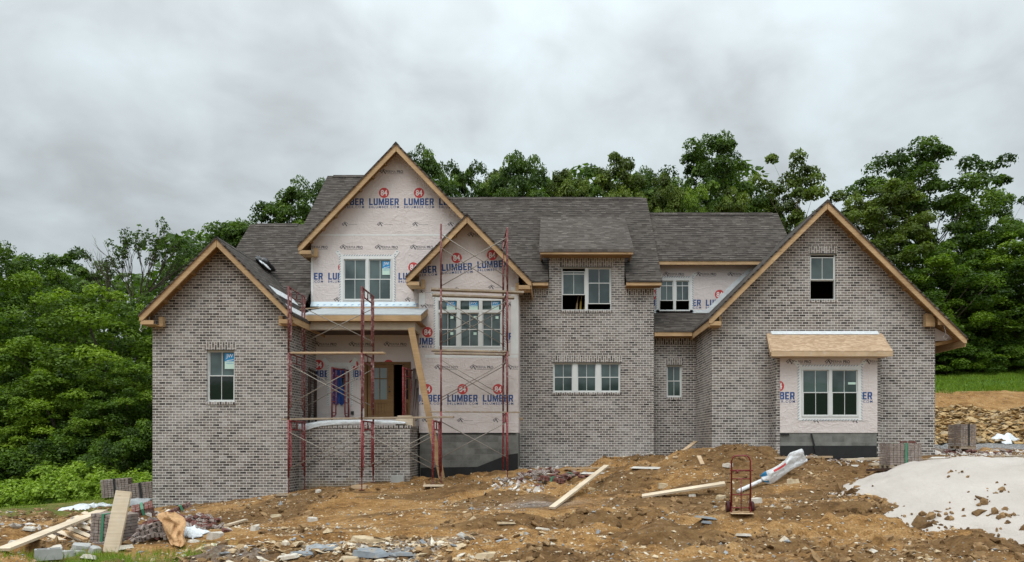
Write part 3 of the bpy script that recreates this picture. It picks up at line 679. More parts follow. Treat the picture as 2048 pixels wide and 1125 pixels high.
# recess, its little shed roof and the wrapped wall above
gxa = X_(1424, YGA)
win_r = (1333, 730, 1364, 795); win_w = (1318, 560, 1380, 623)
curve_wall('brick_wall', [(cxr-.02, -1.5), (gxa+.1, -1.5), (gxa+.1, 3.75), (cxr-.02, 3.75)], [pr(*win_r, YR)], YR, .12, 'brick_shaded', H)
ww = curve_wall('wrapped_wall', [(cxr-.03, 4.0), (8.6, 4.0), (8.6, 6.75), (cxr-.03, 6.75)], [pr(*win_w, YW)], YW, .15, 'house_wrap', H)
ink = MB()
for k in range(3): perma(ink, 1347+64.3*k, 549, YW)
for k in range(3): logo(ink, 1310+64.5*k, 606, YW)
build_ink(ink, ww, [((cxr+.005, YW, 0), (-1, 0, 0)), ((8.6, YW, 0), (1, 0, 0))], [hrect(win_w, YW, .05)])
def shed(name, pts, t, mats): mm = MB(); mm.slab(pts, t, 0, 1); return mm.build(name, mats, H)
ze = 3.97; GRG = (X_(1655, 21.5), Z_(400, 21.5)); gas = .99; gel, ger = 4.90, X_(1935, 21.5)
zel = GRG[1]-gas*(GRG[0]-gel)
shed('shed_roof', [(cxr+.01, 24.0, zel), (gel+.02, 24.0, zel), (gel+.9, YW-.003, zel+.87), (cxr+.01, YW-.003, zel+.87)], .05, ['shingles', 'lumber_shade'])
m = MB(); m.box(cxr+.012, gel, 24.02, 24.06, zel-.19, zel-.055); m.box(cxr+.012, gel, 24.062, YR-.003, zel-.195, zel-.17, 1); m.build('eave_board', ['lumber', 'lumber_shade'], H)
m = MB(); m.box(cxr+.01, X_(1412, YW), YW-.012, YW-.003, zel+.85, zel+.98); rs = lambda x: GRG[1]-gas*(GRG[0]-x)
m.add([(x, YW-.008, rs(x)+d) for x, d in ((5.55, 0), (7.5, 0), (7.5, .14), (6.6, .24), (5.55, .20))], [(0, 1, 2, 3, 4)]); m.build('roof_flashing', 'sheet_white', H)
m = MB(); zr5 = Z_(427, 27.2); z05 = zr5-1.065*(27.2-24.9)
m.slab([(3.55, 24.9, z05), (8.95, 24.9, z05), (8.95, 27.2, zr5), (3.55, 27.2, zr5)], .06, 0, 1); m.slab([(3.55, 27.203, zr5), (8.95, 27.203, zr5), (8.95, 29.5, z05), (3.55, 29.5, z05)], .06, 0, 1)
m.prism([(27.06, zr5-.115), (27.2, zr5+.03), (27.34, zr5-.115), (27.2, zr5-.01)], 'x', 3.55, 8.75); m.build('roof', ['shingles', 'lumber_shade'], H)
m = MB(); m.box(3.82, 8.0, 24.92, 24.96, z05-.19, z05-.062); m.build('eave_board', 'lumber', H)
m = MB(); m.tube([(X_(1473, 25.1), 25.29, Z_(526, 25.1)), (X_(1473, 25.1), 25.12, Z_(526, 25.1)), (X_(1473, 25.1), 25.0, Z_(529, 25.1))], [.05, .06, .075], 10); m.build('flood_lamp', 'concrete_grey', H)

# garage block
gxb = X_(1870, YGA)
win_a = (1620, 507, 1672, 600)
curve_wall('brick_wall', [(gxa, -1.5), (gxb, -1.5)]+wall_top(*GRG, gas, gas, gxa, gxb), [pr(*win_a, YGA)], YGA, .12, 'brick', H)
m = MB(); m.box(gxa, gxa+.12, YGA+.121, YR+.2, -1.5, 3.8); m.build('brick_wall', 'brick', H)
m = MB(); m.box(gxb-.12, gxb, YGA+.121, 29.89, -1.5, 4.0); m.build('brick_wall', 'brick', H)
m = MB(); m.box(gxa, gxb, 29.9, 30, -1.5, 4); m.prism([(gxa, 4.01), (gxb, 4.01), (GRG[0], 7.4)], 'y', 29.9, 30); m.build('rear_wall', 'brick', H)
m = MB(); m.box(-11.6, 3.55, 31, 31.15, -1.6, 5.3); m.build('rear_wall', 'brick', H)
ret_w = .26
gable(GRG[0], GRG[1], gel, ger, gas, .985, 21.5, 30.2, YGA, ret=False)
zer = GRG[1]-.985*(ger-GRG[0])
m = MB(); xw = X_(1443, 21.5)
m.box(gel+.05, xw, 21.52, 21.56, zel-.24, zel-.11); m.box(xw-.005, xw+.07, 21.80, YGA-.06, zel-.25, zel+.10); m.box(gel+.05, xw, 21.562, YGA-.004, zel-.255, zel-.235); m.build('eave_return', 'lumber', H)
m = MB(); q_ = 21.5
m.prism([(X_(a_, q_), Z_(b_, q_)) for a_, b_ in ((1861, 650), (1879, 650), (1879, 636), (1872, 626), (1861, 624))], 'y', 21.75, YGA-.06); m.build('eave_return', 'lumber', H)
m = MB(); m.prism([(X_(a_, q_), Z_(b_, q_)) for a_, b_ in ((1880, 649), (1908, 649), (1895, 636), (1880, 636))], 'y', 21.59, 21.63); m.build('eave_return', 'lumber', H)
m = MB(); m.prism([(gxb+.002, Z_(655, 22.1)), (gxb+.002, Z_(682, 22.1)), (X_(1905, 22.1), Z_(682, 22.1)), (X_(1902, 22.1), Z_(672, 22.1))], 'y', 22.1, 22.12); m.build('wrap_panel', 'house_wrap', H)
m = MB(); m.bar((gxb+.01, 22.05, Z_(690, 22.05)), (X_(1918, 22.05), 22.05, Z_(680, 22.05)), .03, .10); m.build('soffit_board', 'lumber_shade', H)
# garage window bay
ya, yb = X_(1560, YGB), X_(1755, YGB); zb = Z_(866, YGB); zt = Z_(708, YGB)
win_y = (1603, 738, 1717, 834)
yw = curve_wall('wrapped_wall', [(ya, zb), (yb, zb), (yb, zt), (ya, zt)], [pr(*win_y, YGB)], YGB, .15, 'house_wrap', H)
ink = MB()
for k in range(3): perma(ink, 1597+77.5*k, 724, YGB)
for k in range(4): logo(ink, 1557+77.5*k, 792, YGB)
for k in range(2): icon(ink, 1633+77.5*k, 842, YGB)
build_ink(ink, yw, [((ya+.005, YGB, 0), (-1, 0, 0)), ((yb-.005, YGB, 0), (1, 0, 0))], [hrect(win_y, YGB, .05)])
for xx in (ya, yb-.15): m = MB(); m.box(xx, xx+.15, YGB+.151, YGA-.002, zb, zt); m.build('wrapped_wall', 'house_wrap', H)
m = MB(); m.box(ya-.10, ya-.001, YGB+.02, YGA-.002, -1.5, zt); m.build('brick_wall', 'brick', H)
for k in range(42):      # toothed brick ends standing in the wall beside the bay
    z = -.42+k*.0805
    if k % 2 == 0 and z < zt-.1:
        pass
m = MB()
for k in range(40):
    z = -.44+k*.0805
    if z > zt-.12: break
    if k % 2: m.box(yb+.005, yb+.05, YGB+.08, YGA-.003, z, z+.066)
m.box(yb+.06, yb+.14, YGB+.10, YGA-.003, -1.4, zt-.03)
m.build('toothed_bricks', 'brick', H)
m = MB(); m.box(ya+.01, yb-.01, YGB+.02, YGA-.004, -1.3, zb-.002); m.build('foundation', 'block_wall', H)
m = MB(); m.box(ya+.012, yb-.02, YGB+.008, YGB+.019, -1.3, Z_(892, YGB)); m.bar((X_(1622, YGB), YGB-.02, zb-.03), (X_(1632, YGB), YGB-.03, Z_(908, YGB)), .02, .05, 0, up=(1, 0, 0)); m.box(ya+.02, X_(1578, YGB), YGB-.01, YGB+.007, zb-.08, zb-.03); m.build('tar_coat', 'tar', H)
e = 20.95
P0, P1, P2, P3 = W(1543, 702, e), W(1786, 702, e), W(1763, 667, YGA-.003), W(1534, 667, YGA-.003)
m = MB(); m.slab([P0, P1, P2, P3], .02, 0); br_ = m.build('bay_roof', 'osb', H)
m = MB(); m.add([P0+Vector((0, 0, -.022)), P1+Vector((0, 0, -.022)), P1+Vector((0, 0, -.17)), P0+Vector((0, 0, -.17)), P0+Vector((0, .04, -.022)), P1+Vector((0, .04, -.022)), P1+Vector((0, .04, -.17)), P0+Vector((0, .04, -.17))], [(3, 2, 1, 0), (4, 5, 6, 7), (0, 1, 5, 4), (2, 3, 7, 6), (1, 2, 6, 5), (3, 0, 4, 7)])
for A, B in ((P0, P3), (P1, P2)): m.bar(A+Vector((.0, .06, -.10)), B+Vector((0, -.01, -.10)), .04, .15)
m.box(P0.x+.1, P1.x-.1, e+.05, YGB-.003, P0.z-.175, P0.z-.155); m.build('eave_board', 'board_tan', H)
m = MB(); m.slab([P3+Vector((.12, -.10, -.055)), P2+Vector((-.12, -.10, -.055)), P2+Vector((-.12, -.004, .06)), P3+Vector((.12, -.004, .06))], .008); o = m.build('roof_flashing', 'sheet_white', H); o.location.z = .012

# porch ------------------------------------------------------------------
pxl, pxr = xr, X_(820, YP); zpw = Z_(851, YP)
m = MB(); m.box(pxl+.003, pxr, YP, YP+.2, -2.4, zpw-.10); m.box(pxr-.2, pxr, YP+.201, YG-.003, -2.4, zpw-.10); m.build('porch_wall', 'brick_muddy', H)
m = MB(); m.box(pxl+.003, pxr+.02, YP-.02, YP+.22, zpw-.098, zpw, 0, True); m.box(pxr-.22, pxr+.02, YP+.221, YG-.003, zpw-.098, zpw, 0, True); m.build('porch_coping', 'brick', H)
m = MB(); m.box(pxl+.003, pxr-.201, YP+.201, YG-.003, -2, .50); m.build('porch_floor', 'concrete_grey', H)
pf = 21.7; zf0, zf1 = Z_(629, pf), Z_(613, YG); prx = X_(842, pf)
m = MB(); m.slab([(X_(606, pf), pf, zf0), (prx, pf, zf0), (prx, YG-.004, zf1), (X_(606, pf), YG-.004, zf1)], .03, 0, 1); m.build('porch_roof', ['felt_grey', 'lumber_shade'], H)
m = MB(); m.box(X_(606, pf), prx, pf, pf+.04, zf0-.21, zf0-.032); m.bar((prx-.02, pf+.045, zf0-.12), (prx-.02, YG-.01, zf1-.12), .04, .17); m.box(X_(606, pf)+.05, prx-.05, pf+.042, YG-.006, zf0-.215, zf0-.19, 1); m.build('eave_board', ['lumber', 'lumber_shade'], H)
m = MB(); m.box(xr+.003, X_(826, 22), 21.86, 22.06, Z_(661, 22), zf0-.22); m.box(X_(826, 22), X_(832, 22), 21.86, YG-.006, Z_(661, 22), zf0-.22); m.build('porch_beam', 'porch_beam', H)
m = MB(); m.slab([(gxl+.01, YG-.10, zf1-.02), (X_(834, YG), YG-.10, zf1-.02), (X_(830, YG), YG-.006, Z_(604, YG)), (gxl+.01, YG-.006, Z_(604, YG))], .008, 0)
ink_pts = []
for k in range(15):
    x = gxl+.2+k*.235; m.add([(x, YG-.087, zf1+.025), (x+.045, YG-.087, zf1+.025), (x+.19, YG-.030, Z_(608, YG)), (x+.145, YG-.030, Z_(608, YG))], [(0, 1, 2, 3)], 1)
m.build('roof_flashing', ['flash_blue', 'sticker_blue'], H)
m = MB(); m.box(X_(640, 22.9), X_(850, 22.9), 22.85, 22.95, zf0+.42, zf0+.46); m.bar((X_(600, 22.2), 22.2, zf0+.26), (X_(648, 23), 23.0, zf0+.47), .14, .03); m.build('roof_batten', 'board_tan', H)
# felt strips and their black edge lying on the wing's roof slope
def on_right(x, y, up=.004): return Vector((x, y, LR[1]-(x-LR[0])+up))
for (xa, xb, ya_, yb_, mt, nm) in ((-8.75, -8.45, 21.0, 22.9, 'sheet_white', 'felt_strip'), (-8.42, -8.10, 20.8, 22.9, 'plastic_black', 'felt_strip'), (-8.12, -7.84, 20.7, 22.9, 'sheet_white', 'felt_strip')):
    m = MB(); m.slab([on_right(xa, ya_, .01), on_right(xb, ya_-.1, .01), on_right(xb, yb_, .01), on_right(xa, yb_, .01)], .006); m.build(nm, mt, H)
# door
dl, dr_, dtop, dbot = X_(729, YG), X_(822, YG), Z_(729, YG), Z_(839, YG)
D = empty('front_door'); D.parent = H
m = MB(); m.box(dl, dl+.08, YG-.02, YG+.1, dbot, dtop); m.box(dr_-.08, dr_, YG-.02, YG+.1, dbot, dtop); m.box(dl, dr_, YG-.02, YG+.1, dtop+.001, dtop+.08); m.box(X_(783, YG), X_(787, YG), YG, YG+.1, dbot, dtop); m.box(X_(805, YG), X_(808, YG), YG, YG+.1, dbot, dtop); m.build('door_frame', 'door_wood', D)
def leaf(x0, x1, y, glass, nm):
    m = MB(); zm = dbot+(dtop-dbot)*.36; zt_ = dtop-.12; st = .16 if x1-x0 > .6 else .06
    m.box(x0, x0+st, y, y+.05, dbot, dtop); m.box(x1-st, x1, y, y+.05, dbot, dtop); m.box(x0+st, x1-st, y, y+.05, zt_, dtop); m.box(x0+st, x1-st, y, y+.05, zm-.12, zm); m.box(x0+st, x1-st, y, y+.05, dbot, dbot+.18)
    nb = 5
    for k in range(nb):
        a = x0+st+(x1-x0-2*st)*k/nb; m.box(a+.004, a+(x1-x0-2*st)/nb-.004, y+.015, y+.045, dbot+.18, zm-.12)
    if x1-x0 > .6:
        xm = (x0+x1)/2; m.box(xm-.015, xm+.015, y+.002, y+.04, zm, zt_); zz = zm+(zt_-zm)*.66; m.box(x0+st, x1-st, y+.003, y+.041, zz-.015, zz+.015)
        m.tube([(x1-.07, y-.03, dbot+.95), (x1-.07, y, dbot+.95)], .03, 8, 1); m.tube([(x1-.07, y-.02, dbot+1.1), (x1-.07, y, dbot+1.1)], .025, 8, 1)
    else:
        for f_ in (.33, .66): zz = zm+(zt_-zm)*f_; m.box(x0+st, x1-st, y+.003, y+.041, zz-.012, zz+.012)
    m.build(nm, ['door_wood', 'plastic_black'], D)
    m = MB(); m.box(x0+st, x1-st, y+.02, y+.03, zm, zt_); m.build('door_pane', glass, D)
leaf(X_(735, YG), X_(783, YG), YG+.02, 'door_glass', 'door_leaf'); leaf(X_(808, YG), X_(820, YG), YG+.02, 'pane_dark', 'sidelight')
# hall behind the open door
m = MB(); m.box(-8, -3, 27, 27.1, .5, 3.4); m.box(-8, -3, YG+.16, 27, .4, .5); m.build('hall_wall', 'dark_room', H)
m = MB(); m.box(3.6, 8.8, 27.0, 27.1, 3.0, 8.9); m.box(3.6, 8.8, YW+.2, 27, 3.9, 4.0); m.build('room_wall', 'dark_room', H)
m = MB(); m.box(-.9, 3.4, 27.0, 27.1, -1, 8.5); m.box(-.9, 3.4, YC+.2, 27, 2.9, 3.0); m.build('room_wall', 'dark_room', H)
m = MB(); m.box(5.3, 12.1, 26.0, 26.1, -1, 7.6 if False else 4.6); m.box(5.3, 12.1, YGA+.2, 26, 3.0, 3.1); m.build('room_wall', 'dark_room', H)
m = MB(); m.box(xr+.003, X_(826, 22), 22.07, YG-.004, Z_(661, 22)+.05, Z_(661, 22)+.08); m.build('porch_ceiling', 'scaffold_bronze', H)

# windows ------------------------------------------------------------------
def rbox(mb, x0, x1, z0, z1, w_, ya, yb, m=0):    # rectangular ring
    mb.box(x0, x1, ya, yb, z0, z0+w_, m); mb.box(x0, x1, ya, yb, z1-w_, z1, m); mb.box(x0, x0+w_, ya, yb, z0+w_, z1-w_, m); mb.box(x1-w_, x1, ya, yb, z0+w_, z1-w_, m)
def window(r, Y, cols, rec=.05, open_=(), transom=0., tape=False, sticker=(), mull=.10, pale=(), dark=(), fw=.034):
    x0, x1, z0, z1 = X_(r[0], Y), X_(r[2], Y), Z_(r[3], Y), Z_(r[1], Y); ya = Y+rec; e_ = .002
    x0 += e_; x1 -= e_; z0 += e_; z1 -= e_
    f = MB(); rbox(f, x0, x1, z0, z1, fw, ya, ya+.09)
    cw = (x1-x0-2*fw-mull*(cols-1))/cols
    sa = MB(); pa = MB(); st = MB()
    zt_ = z1-fw
    if transom:
        zt_ = z1-fw-transom-.10; f.box(x0+fw, x1-fw, ya+.001, ya+.088, zt_, zt_+.10)
    for k in range(cols):
        a = x0+fw+k*(cw+mull); b = a+cw
        if k: f.box(a-mull, a, ya-.004, ya+.085, z0+fw, z1-fw)
        if transom:
            pa.box(a, b, ya+.045, ya+.05, zt_+.10, z1-fw); xm = (a+b)/2; sa.box(xm-.008, xm+.008, ya+.035, ya+.044, zt_+.10, z1-fw)
        zb_ = z0+fw; zm = (zb_+zt_)/2; op = dict(open_).get(k, 0); dn = dict(open_).get(('d', k), 0)
        def sash(za, zb2, yy, md):
            rbox(sa, a, b, za, zb2, .028, yy, yy+.03); xm = (a+b)/2; sa.box(xm-.008, xm+.008, yy+.004, yy+.012, za+.028, zb2-.028)
            pa.box(a+.028, b-.028, yy+.014, yy+.02, za+.028, zb2-.028, md)
        sash(zm-.02-dn, zt_-dn, ya+.045, 1 if ('u', k) in dark else 0)
        sash(zb_+op, zm+.02+op, ya+.012, 1 if ('l', k) in dark else 0)
    Wn = f.build('window', 'vinyl_white', H)
    sa.build('sash', 'vinyl_white', Wn); pa.build('pane', ['pane', 'pane_dark'], Wn)
    for (u_, v_, ww, hh, kind) in sticker:
        s_ = MB(); sx, sz = x0+(x1-x0)*u_, z0+(z1-z0)*v_; yy = ya+.008 if kind == 'low' else ya+.040
        if kind == 'JW':
            s_.box(sx, sx+ww, yy, yy+.002, sz-hh*.52, sz, 0); s_.box(sx, sx+ww*.96, yy, yy+.002, sz-hh, sz-hh*.52, 1)
            put_text(s_, 'JW', sx+ww*.5, sz-hh*.2, ww*.72, hh*.30, yy-.002, 2, .01)
            s_.bar((sx+ww*.2, yy-.002, sz-hh*.48), (sx+ww*.9, yy-.002, sz-hh*.40), .002, hh*.04, 2); put_text(s_, 'WINDOWS', sx+ww*.5, sz-hh*.64, ww*.8, hh*.09, yy-.002, 0)
        else: s_.box(sx, sx+ww, yy, yy+.002, sz-hh, sz, 1)
        s_.build('sticker', ['sticker_blue', 'sticker_pale', 'ink_white'], Wn)
    if tape:
        tp = MB(); tw = .12; yt = Y-.012
        tp.box(x0-tw, x0-e_, yt, yt+.010, z0-tw, z1+tw); tp.box(x1+e_, x1+tw, yt, yt+.010, z0-tw, z1+tw); tp.box(x0-e_, x1+e_, yt, yt+.010, z1+e_, z1+tw); tp.box(x0-e_, x1+e_, yt, yt+.010, z0-tw, z0-e_)
        for d, xx in ((-1, x0-tw), (1, x1+tw)): tp.bar((xx-d*.06, yt+.004, z1+.05), (xx+d*.09, yt+.004, z1+tw+.13), .009, .13, 0, up=(d, 0, -1))
        def ticks(p, q, dx, dz):
            n = int((Vector(q)-Vector(p)).length/.085)
            for k in range(n):
                c_ = Vector(p).lerp(Vector(q), (k+.5)/n); tp.bar((c_.x-dx, yt-.0015, c_.z-dz), (c_.x+dx, yt-.0015, c_.z+dz), .001, .022, 1, up=(dz, 0, -dx))
        for o_ in (.10,):
            ticks((x0-o_, 0, z0-o_), (x0-o_, 0, z1+o_), .022, .028); ticks((x1+o_, 0, z0-o_), (x1+o_, 0, z1+o_), .022, -.028); ticks((x0, 0, z1+o_), (x1, 0, z1+o_), .028, .02); ticks((x0, 0, z0-o_), (x1, 0, z0-o_), .028, .02)
        for d, xx in ((-1, x0-tw), (1, x1+tw)): ticks((xx-d*.04, 0, z1+.09), (xx+d*.09, 0, z1+tw+.15), .03, .0)
        tp.build('flashing_tape', ['wrap_tape', 'tick_grey'], Wn)
    return Wn
def soldier(r, Y, over=.06, up=.235):
    x0, x1, z1, z0 = X_(r[0], Y)-over, X_(r[2], Y)+over, Z_(r[1], Y), Z_(r[3], Y)
    m = MB(); m.box(x0, x1, Y-.004, Y+.115, z1+.002, z1+up, 0, True); m.build('soldier_course', 'brick', H)
    m = MB(); m.box(x0+.03, x1-.03, Y-.025, Y+.115, z0-.085, z0-.002, 0, True); m.build('brick_sill', 'brick', H)
    m = MB(); m.box(x0, x1, Y-.006, Y+.09, z1-.012, z1+.0015); m.build('lintel', 'plastic_black', H)
window(win_l, YL, 1, .055, sticker=[(.60, .94, .30, .48, 'JW')], dark=[('l', 0)]); soldier(win_l, YL)
window(win_g, YG, 2, -.03, tape=True, sticker=[(.80, .93, .27, .46, 'JW')])
window(win_b, YB, 3, -.03, transom=.30, tape=True, mull=.12, sticker=[(.14, .965, .30, .27, 'JW'), (.49, .965, .30, .27, 'JW'), (.84, .965, .26, .27, 'JW'), (.20, .66, .1, .09, 'p'), (.56, .66, .1, .09, 'p'), (.90, .66, .1, .09, 'p'), (.20, .32, .1, .09, 'low'), (.56, .32, .1, .09, 'low')])
window(win_d, YC, 2, .055, open_=[(0, .52), (('d', 0), .10), (1, .20), (('d', 1), .0)], sticker=[(.80, .62, .26, .11, 'p')]); soldier(win_d, YC)
window(win_c, YC, 3, .055, mull=.17); soldier(win_c, YC)
window(win_r, YR, 1, .055); soldier(win_r, YR, .04)
window(win_w, YW, 2, -.03, tape=True, open_=[(0, .35), (1, .35)], sticker=[(.68, .68, .25, .10, 'p')])
window(win_a, YGA, 1, .055, open_=[(0, .62), (('d', 0), .10)], sticker=[(.55, .73, .26, .09, 'p')]); soldier(win_a, YGA)
window(win_y, YGB, 2, -.03, tape=True, sticker=[(.82, .72, .24, .07, 'p')], dark=[('l', 0), ('l', 1)])  # darker lower panes: the ground's reflection is put into the glass colour
# soldier courses under the eaves
m = MB()
for xa, xb in ((cxl, dxl-.01), (dxr+.01, cxr)): m.box(xa, xb, YC-.004, YC+.1, 5.20, 5.40, 0, True)
m.box(dxl, dxr, YC-.005, YC+.1, Z_(521, YC), Z_(508, YC), 0, True); m.box(cxr+.003, gxa-.003, YR-.004, YR+.1, zel-.42, zel-.20, 0, True)
m.build('soldier_course', 'brick', H)
# porch window with blue film
x0, x1, z0, z1 = X_(666, YG), X_(694, YG), Z_(806, YG), Z_(735, YG)
m = MB(); rbox(m, x0+.002, x1-.002, z0+.002, z1-.002, .04, YG-.03, YG+.06); Wp = m.build('window', 'vinyl_white', H)
m = MB(); m.box(x0+.04, x1-.04, YG+.01, YG+.02, z0+.04, z1-.04); m.build('pane', 'pane_dark', Wp)
m = MB(); n = 9; vs = []; fs = []
for i in range(n):
    for j in range(n): vs.append((x0-.02+(x1-x0+.0)*(i/(n-1))*(.85+.15*math.sin(j*.9)), YG-.045-.02*math.sin(i*2.1+j*1.3), z0-.06+(z1-z0)*.98*j/(n-1)+.04*math.sin(i*1.7)))
for i in range(n-1):
    for j in range(n-1): fs.append((i*n+j, (i+1)*n+j, (i+1)*n+j+1, i*n+j+1))
m.add(vs, fs); m.build('blue_film', 'blue_film', Wp, True)
tp = MB(); yt = YG-.012
for a, b, c_, d_ in ((x0-.2, x0-.04, z0-.1, z1+.16), (x1+.04, x1+.2, z0-.1, z1+.16), (x0-.04, x1+.04, z1+.02, z1+.16)): tp.box(a, b, yt, yt+.01, c_, d_)
for d, xx in ((-1, x0-.18), (1, x1+.18)): tp.bar((xx-d*.06, yt+.004, z1+.05), (xx+d*.14, yt+.004, z1+.30), .009, .13, 0, up=(d, 0, -1))
for k in range(18):
    z = z0-.08+k*.078
    for xx in (x0-.17, x1+.17): tp.bar((xx-.025, yt-.001, z), (xx+.025, yt-.001, z+.03), .001, .014, 1, up=(.03, 0, -.05))
tp.build('flashing_tape', ['wrap_tape', 'tick_grey'], Wp)
# loose wire loops under two eaves
for pts in ([(283, 640), (282, 655), (279, 660), (283, 664), (285, 657)], [(299, 634), (297, 650), (292, 658)], [(1888, 652), (1892, 668), (1886, 675), (1892, 680), (1897, 672), (1890, 668)]):
    m = MB(); Yq = 20.75 if pts[0][0] < 1000 else 21.8; m.tube([W(a, b, Yq) for a, b in pts], .012, 5); m.build('hanging_wire', 'plastic_white', H)

# ------------------------------------------------------------------ things on and in the house
t_ = MB(); a, b = W(822, 656, 21.5), hit(884, 958, 18, 24); t_.bar(a, b, .05, .20, 0, up=(1, 0, 0)); tag(t_.build('timber_prop', 'lumber'), 'thick tan timber leaning as a prop under the porch roof corner', 'timber')
def blob(name, c, size, mat, seed, n=3, flat=1.0, parent=None):
    bm = bmesh.new(); bmesh.ops.create_icosphere(bm, subdivisions=n, radius=1); rr = random.Random(seed); ph = [rr.uniform(0, 6) for _ in range(9)]
    for v in bm.verts:
        k = 1+.22*math.sin(v.co.x*3+ph[0])*math.sin(v.co.y*4+ph[1])+.16*math.sin(v.co.z*5+ph[2]+v.co.x*4)+.10*math.sin(v.co.y*9+ph[3]+v.co.z*7)
        v.co = Vector((v.co.x*size[0]*k, v.co.y*size[1]*k, v.co.z*size[2]*k))
    me = bpy.data.meshes.new(name); bm.to_mesh(me); bm.free(); me.materials.append(MATS[mat])
    for p in me.polygons: p.use_smooth = True
    return link(name, me, parent, c)
bg_ = blob('plastic_bag', on_right(-10.0, 23.4)+Vector((.10, 0, .03)), (.30, .5, .16), 'plastic_black', 3); bg_.rotation_euler = (0, R(40), 0)
tag(bg_, 'crumpled black plastic bag lying over the ridge of the left wing roof', 'plastic bag')
m = MB(); m.box(-.2, .2, -.1, .1, -.003, .003)
o = blob('scrap_sheet', on_right(-9.82, 23.2)+Vector((.14, -.2, .05)), (.18, .26, .03), 'sheet_white', 5); o.rotation_euler = (0, R(45), 0); tag(o, 'crumpled white sheet lying on the black bag on the left wing roof', 'sheet')
m = MB(); m.tube([W(776, 620, 22.9)+Vector((0, 0, .03)), W(788, 619.5, 22.9)+Vector((0, 0, .03))], .05, 12, 0); tag(m.build('pipe_piece', 'strap_black'), 'short dark pipe lying on the porch roof', 'pipe')
for k, (dx, ht, mt) in enumerate(((0, .62, 'board_tan'), (.14, .75, 'yellow_tool'), (.30, .8, 'yellow_tool'))):
    x = X_(1151, 24.4)+dx; z = Z_(621, 24.4)
    m = MB(); m.bar((x, 24.45, z-.5), (x+.06, 24.5, z+ht*.45), .05, .04); m.bar((x+.06, 24.5, z+ht*.45), (x+.10, 24.52, z+ht*.85), .015, .015)
    m.build('clamp', mt); tag(bpy.context.scene.objects[-1] if False else COL.objects[-1], ['brown wooden level standing inside the open dormer window', 'yellow level standing in the middle inside the dormer window', 'yellow level furthest right inside the open dormer window'][k], 'tool')

# scaffolds ------------------------------------------------------------------
def frame_mb(L, Ht, inner=.82):    # stands in the YZ plane, from y=0 (front) to y=L
    m = MB(); r = .029
    for y in (0, L): m.tube([(0, y, 0), (0, y, Ht)], r, 8)
    m.tube([(0, 0, Ht-.03), (0, L, Ht-.03)], r*.9, 8)
    s = .20
    for y0, d in ((0, 1), (L, -1)):
        yi = y0+d*s; zb_ = Ht*(1-inner)
        m.tube([(0, yi, Ht-.03), (0, yi, zb_+.07), (0, yi-d*.05, zb_), (0, y0, zb_)], r*.8, 7)
        for k in range(1, 5): z = Ht-.05-k*.36; m.tube([(0, y0, z), (0, yi, z)], r*.55, 6)
    m.tube([(0, s, Ht-.28), (0, L-s, Ht-.28)], r*.8, 7)
    m.tube([(0, L/2, Ht-.03), (0, L/2, Ht-.28)], r*.7, 6)
    return m
def scaffold(name, label, base, yaw, L, frames, tiers, braces, mats, feet):
    T = thing(name, label, 'scaffold', base, yaw)
    for (x, z0, z1, mt) in frames:
        o = frame_mb(L, z1-z0).build('frame', mt, T, True, False); o.location = (x, 0, z0)
    for (xa, xb, z0, z1, y) in braces:
        for p, q in (((xa, y, z1), (xb, y, z0)), ((xa, y+.02, z0), (xb, y+.02, z1))):
            m = MB(); m.tube([p, q], .0135, 6); m.build('cross_brace', 'galvanised', T, True, False)
    for (x, y, z0, z1) in feet:
        m = MB(); m.tube([(x, y, z0), (x, y, z1)], .018, 8); m.box(x-.08, x+.08, y-.08, y+.08, z0-.01, z0); m.build('screw_foot', 'scaffold_worn', T, False, False)
    for x, z in tiers:
        pass
    return T
x1_, x2_, x3_ = 0., 2.17, 4.27; b0 = Vector((-7.83, 20.2, 0)); Lp = 1.3
zA, zB, zC, zD = -1.05, .66, 2.66, 4.62
fr_ = [(x1_, zA, zB, 'scaffold_red'), (x2_, zA, zB, 'scaffold_red'), (x3_, zA, zB, 'scaffold_red'), (x1_, zB, zC, 'scaffold_worn'), (x2_, zB, zC, 'scaffold_worn'), (x1_, zC, zD, 'scaffold_worn'), (x2_, zC, zD, 'scaffold_worn')]
brs = []
for y in (0, Lp): brs += [(x1_, x2_, zA+.25, zB-.35, y), (x2_, x3_, zA+.25, zB-.35, y), (x1_, x2_, zB+.45, zC-.35, y)]
brs += [(x1_, x2_, zC+.5, zD-.4, Lp)]
ft = [(x, y, gz(b0.x+x, b0.y+y)+.02, zA) for x in (x1_, x2_, x3_) for y in (0, Lp)]
scaffold('scaffold', 'three lift red tube scaffold standing in front of the porch', b0, 0, Lp, fr_, [], brs, None, ft)
b1 = Vector((X_(882, 20.7), 20.7, 0)); yaw = R(9.3); Lb = 1.5; xb_ = 2.02
lv = [-.92+.03, .93, 2.80, 4.66, 6.62]
fr_ = []
for k in range(4):
    mt = 'scaffold_red' if k in (0,) else 'scaffold_worn'
    for x in (0., xb_): fr_.append((x, lv[k], lv[k+1], mt))
brs = []
for k in range(4):
    for y in ((0, Lb) if k != 0 else (0,)): brs.append((0., xb_, lv[k]+.42, lv[k+1]-.30, y))
def wl(x, y): c_, s_ = math.cos(yaw), math.sin(yaw); return b1.x+c_*x-s_*y, b1.y+s_*x+c_*y
ft = [(x, y, gz(*wl(x, y))+.02, lv[0]) for x in (0., xb_) for y in (0, Lb)]
ft = [f for f in ft if f[2] < f[3]]
scaffold('scaffold', 'four lift red tube scaffold standing before the wrapped bay with its triple window', b1, yaw, Lb, fr_, [], brs, None, ft)
def plank(p, q, wd, th, mat, label, name='plank', cat='plank', group=None):
    m = MB(); m.bar(p, q, wd, th); o = m.build(name, mat); return tag(o, label, cat, group)
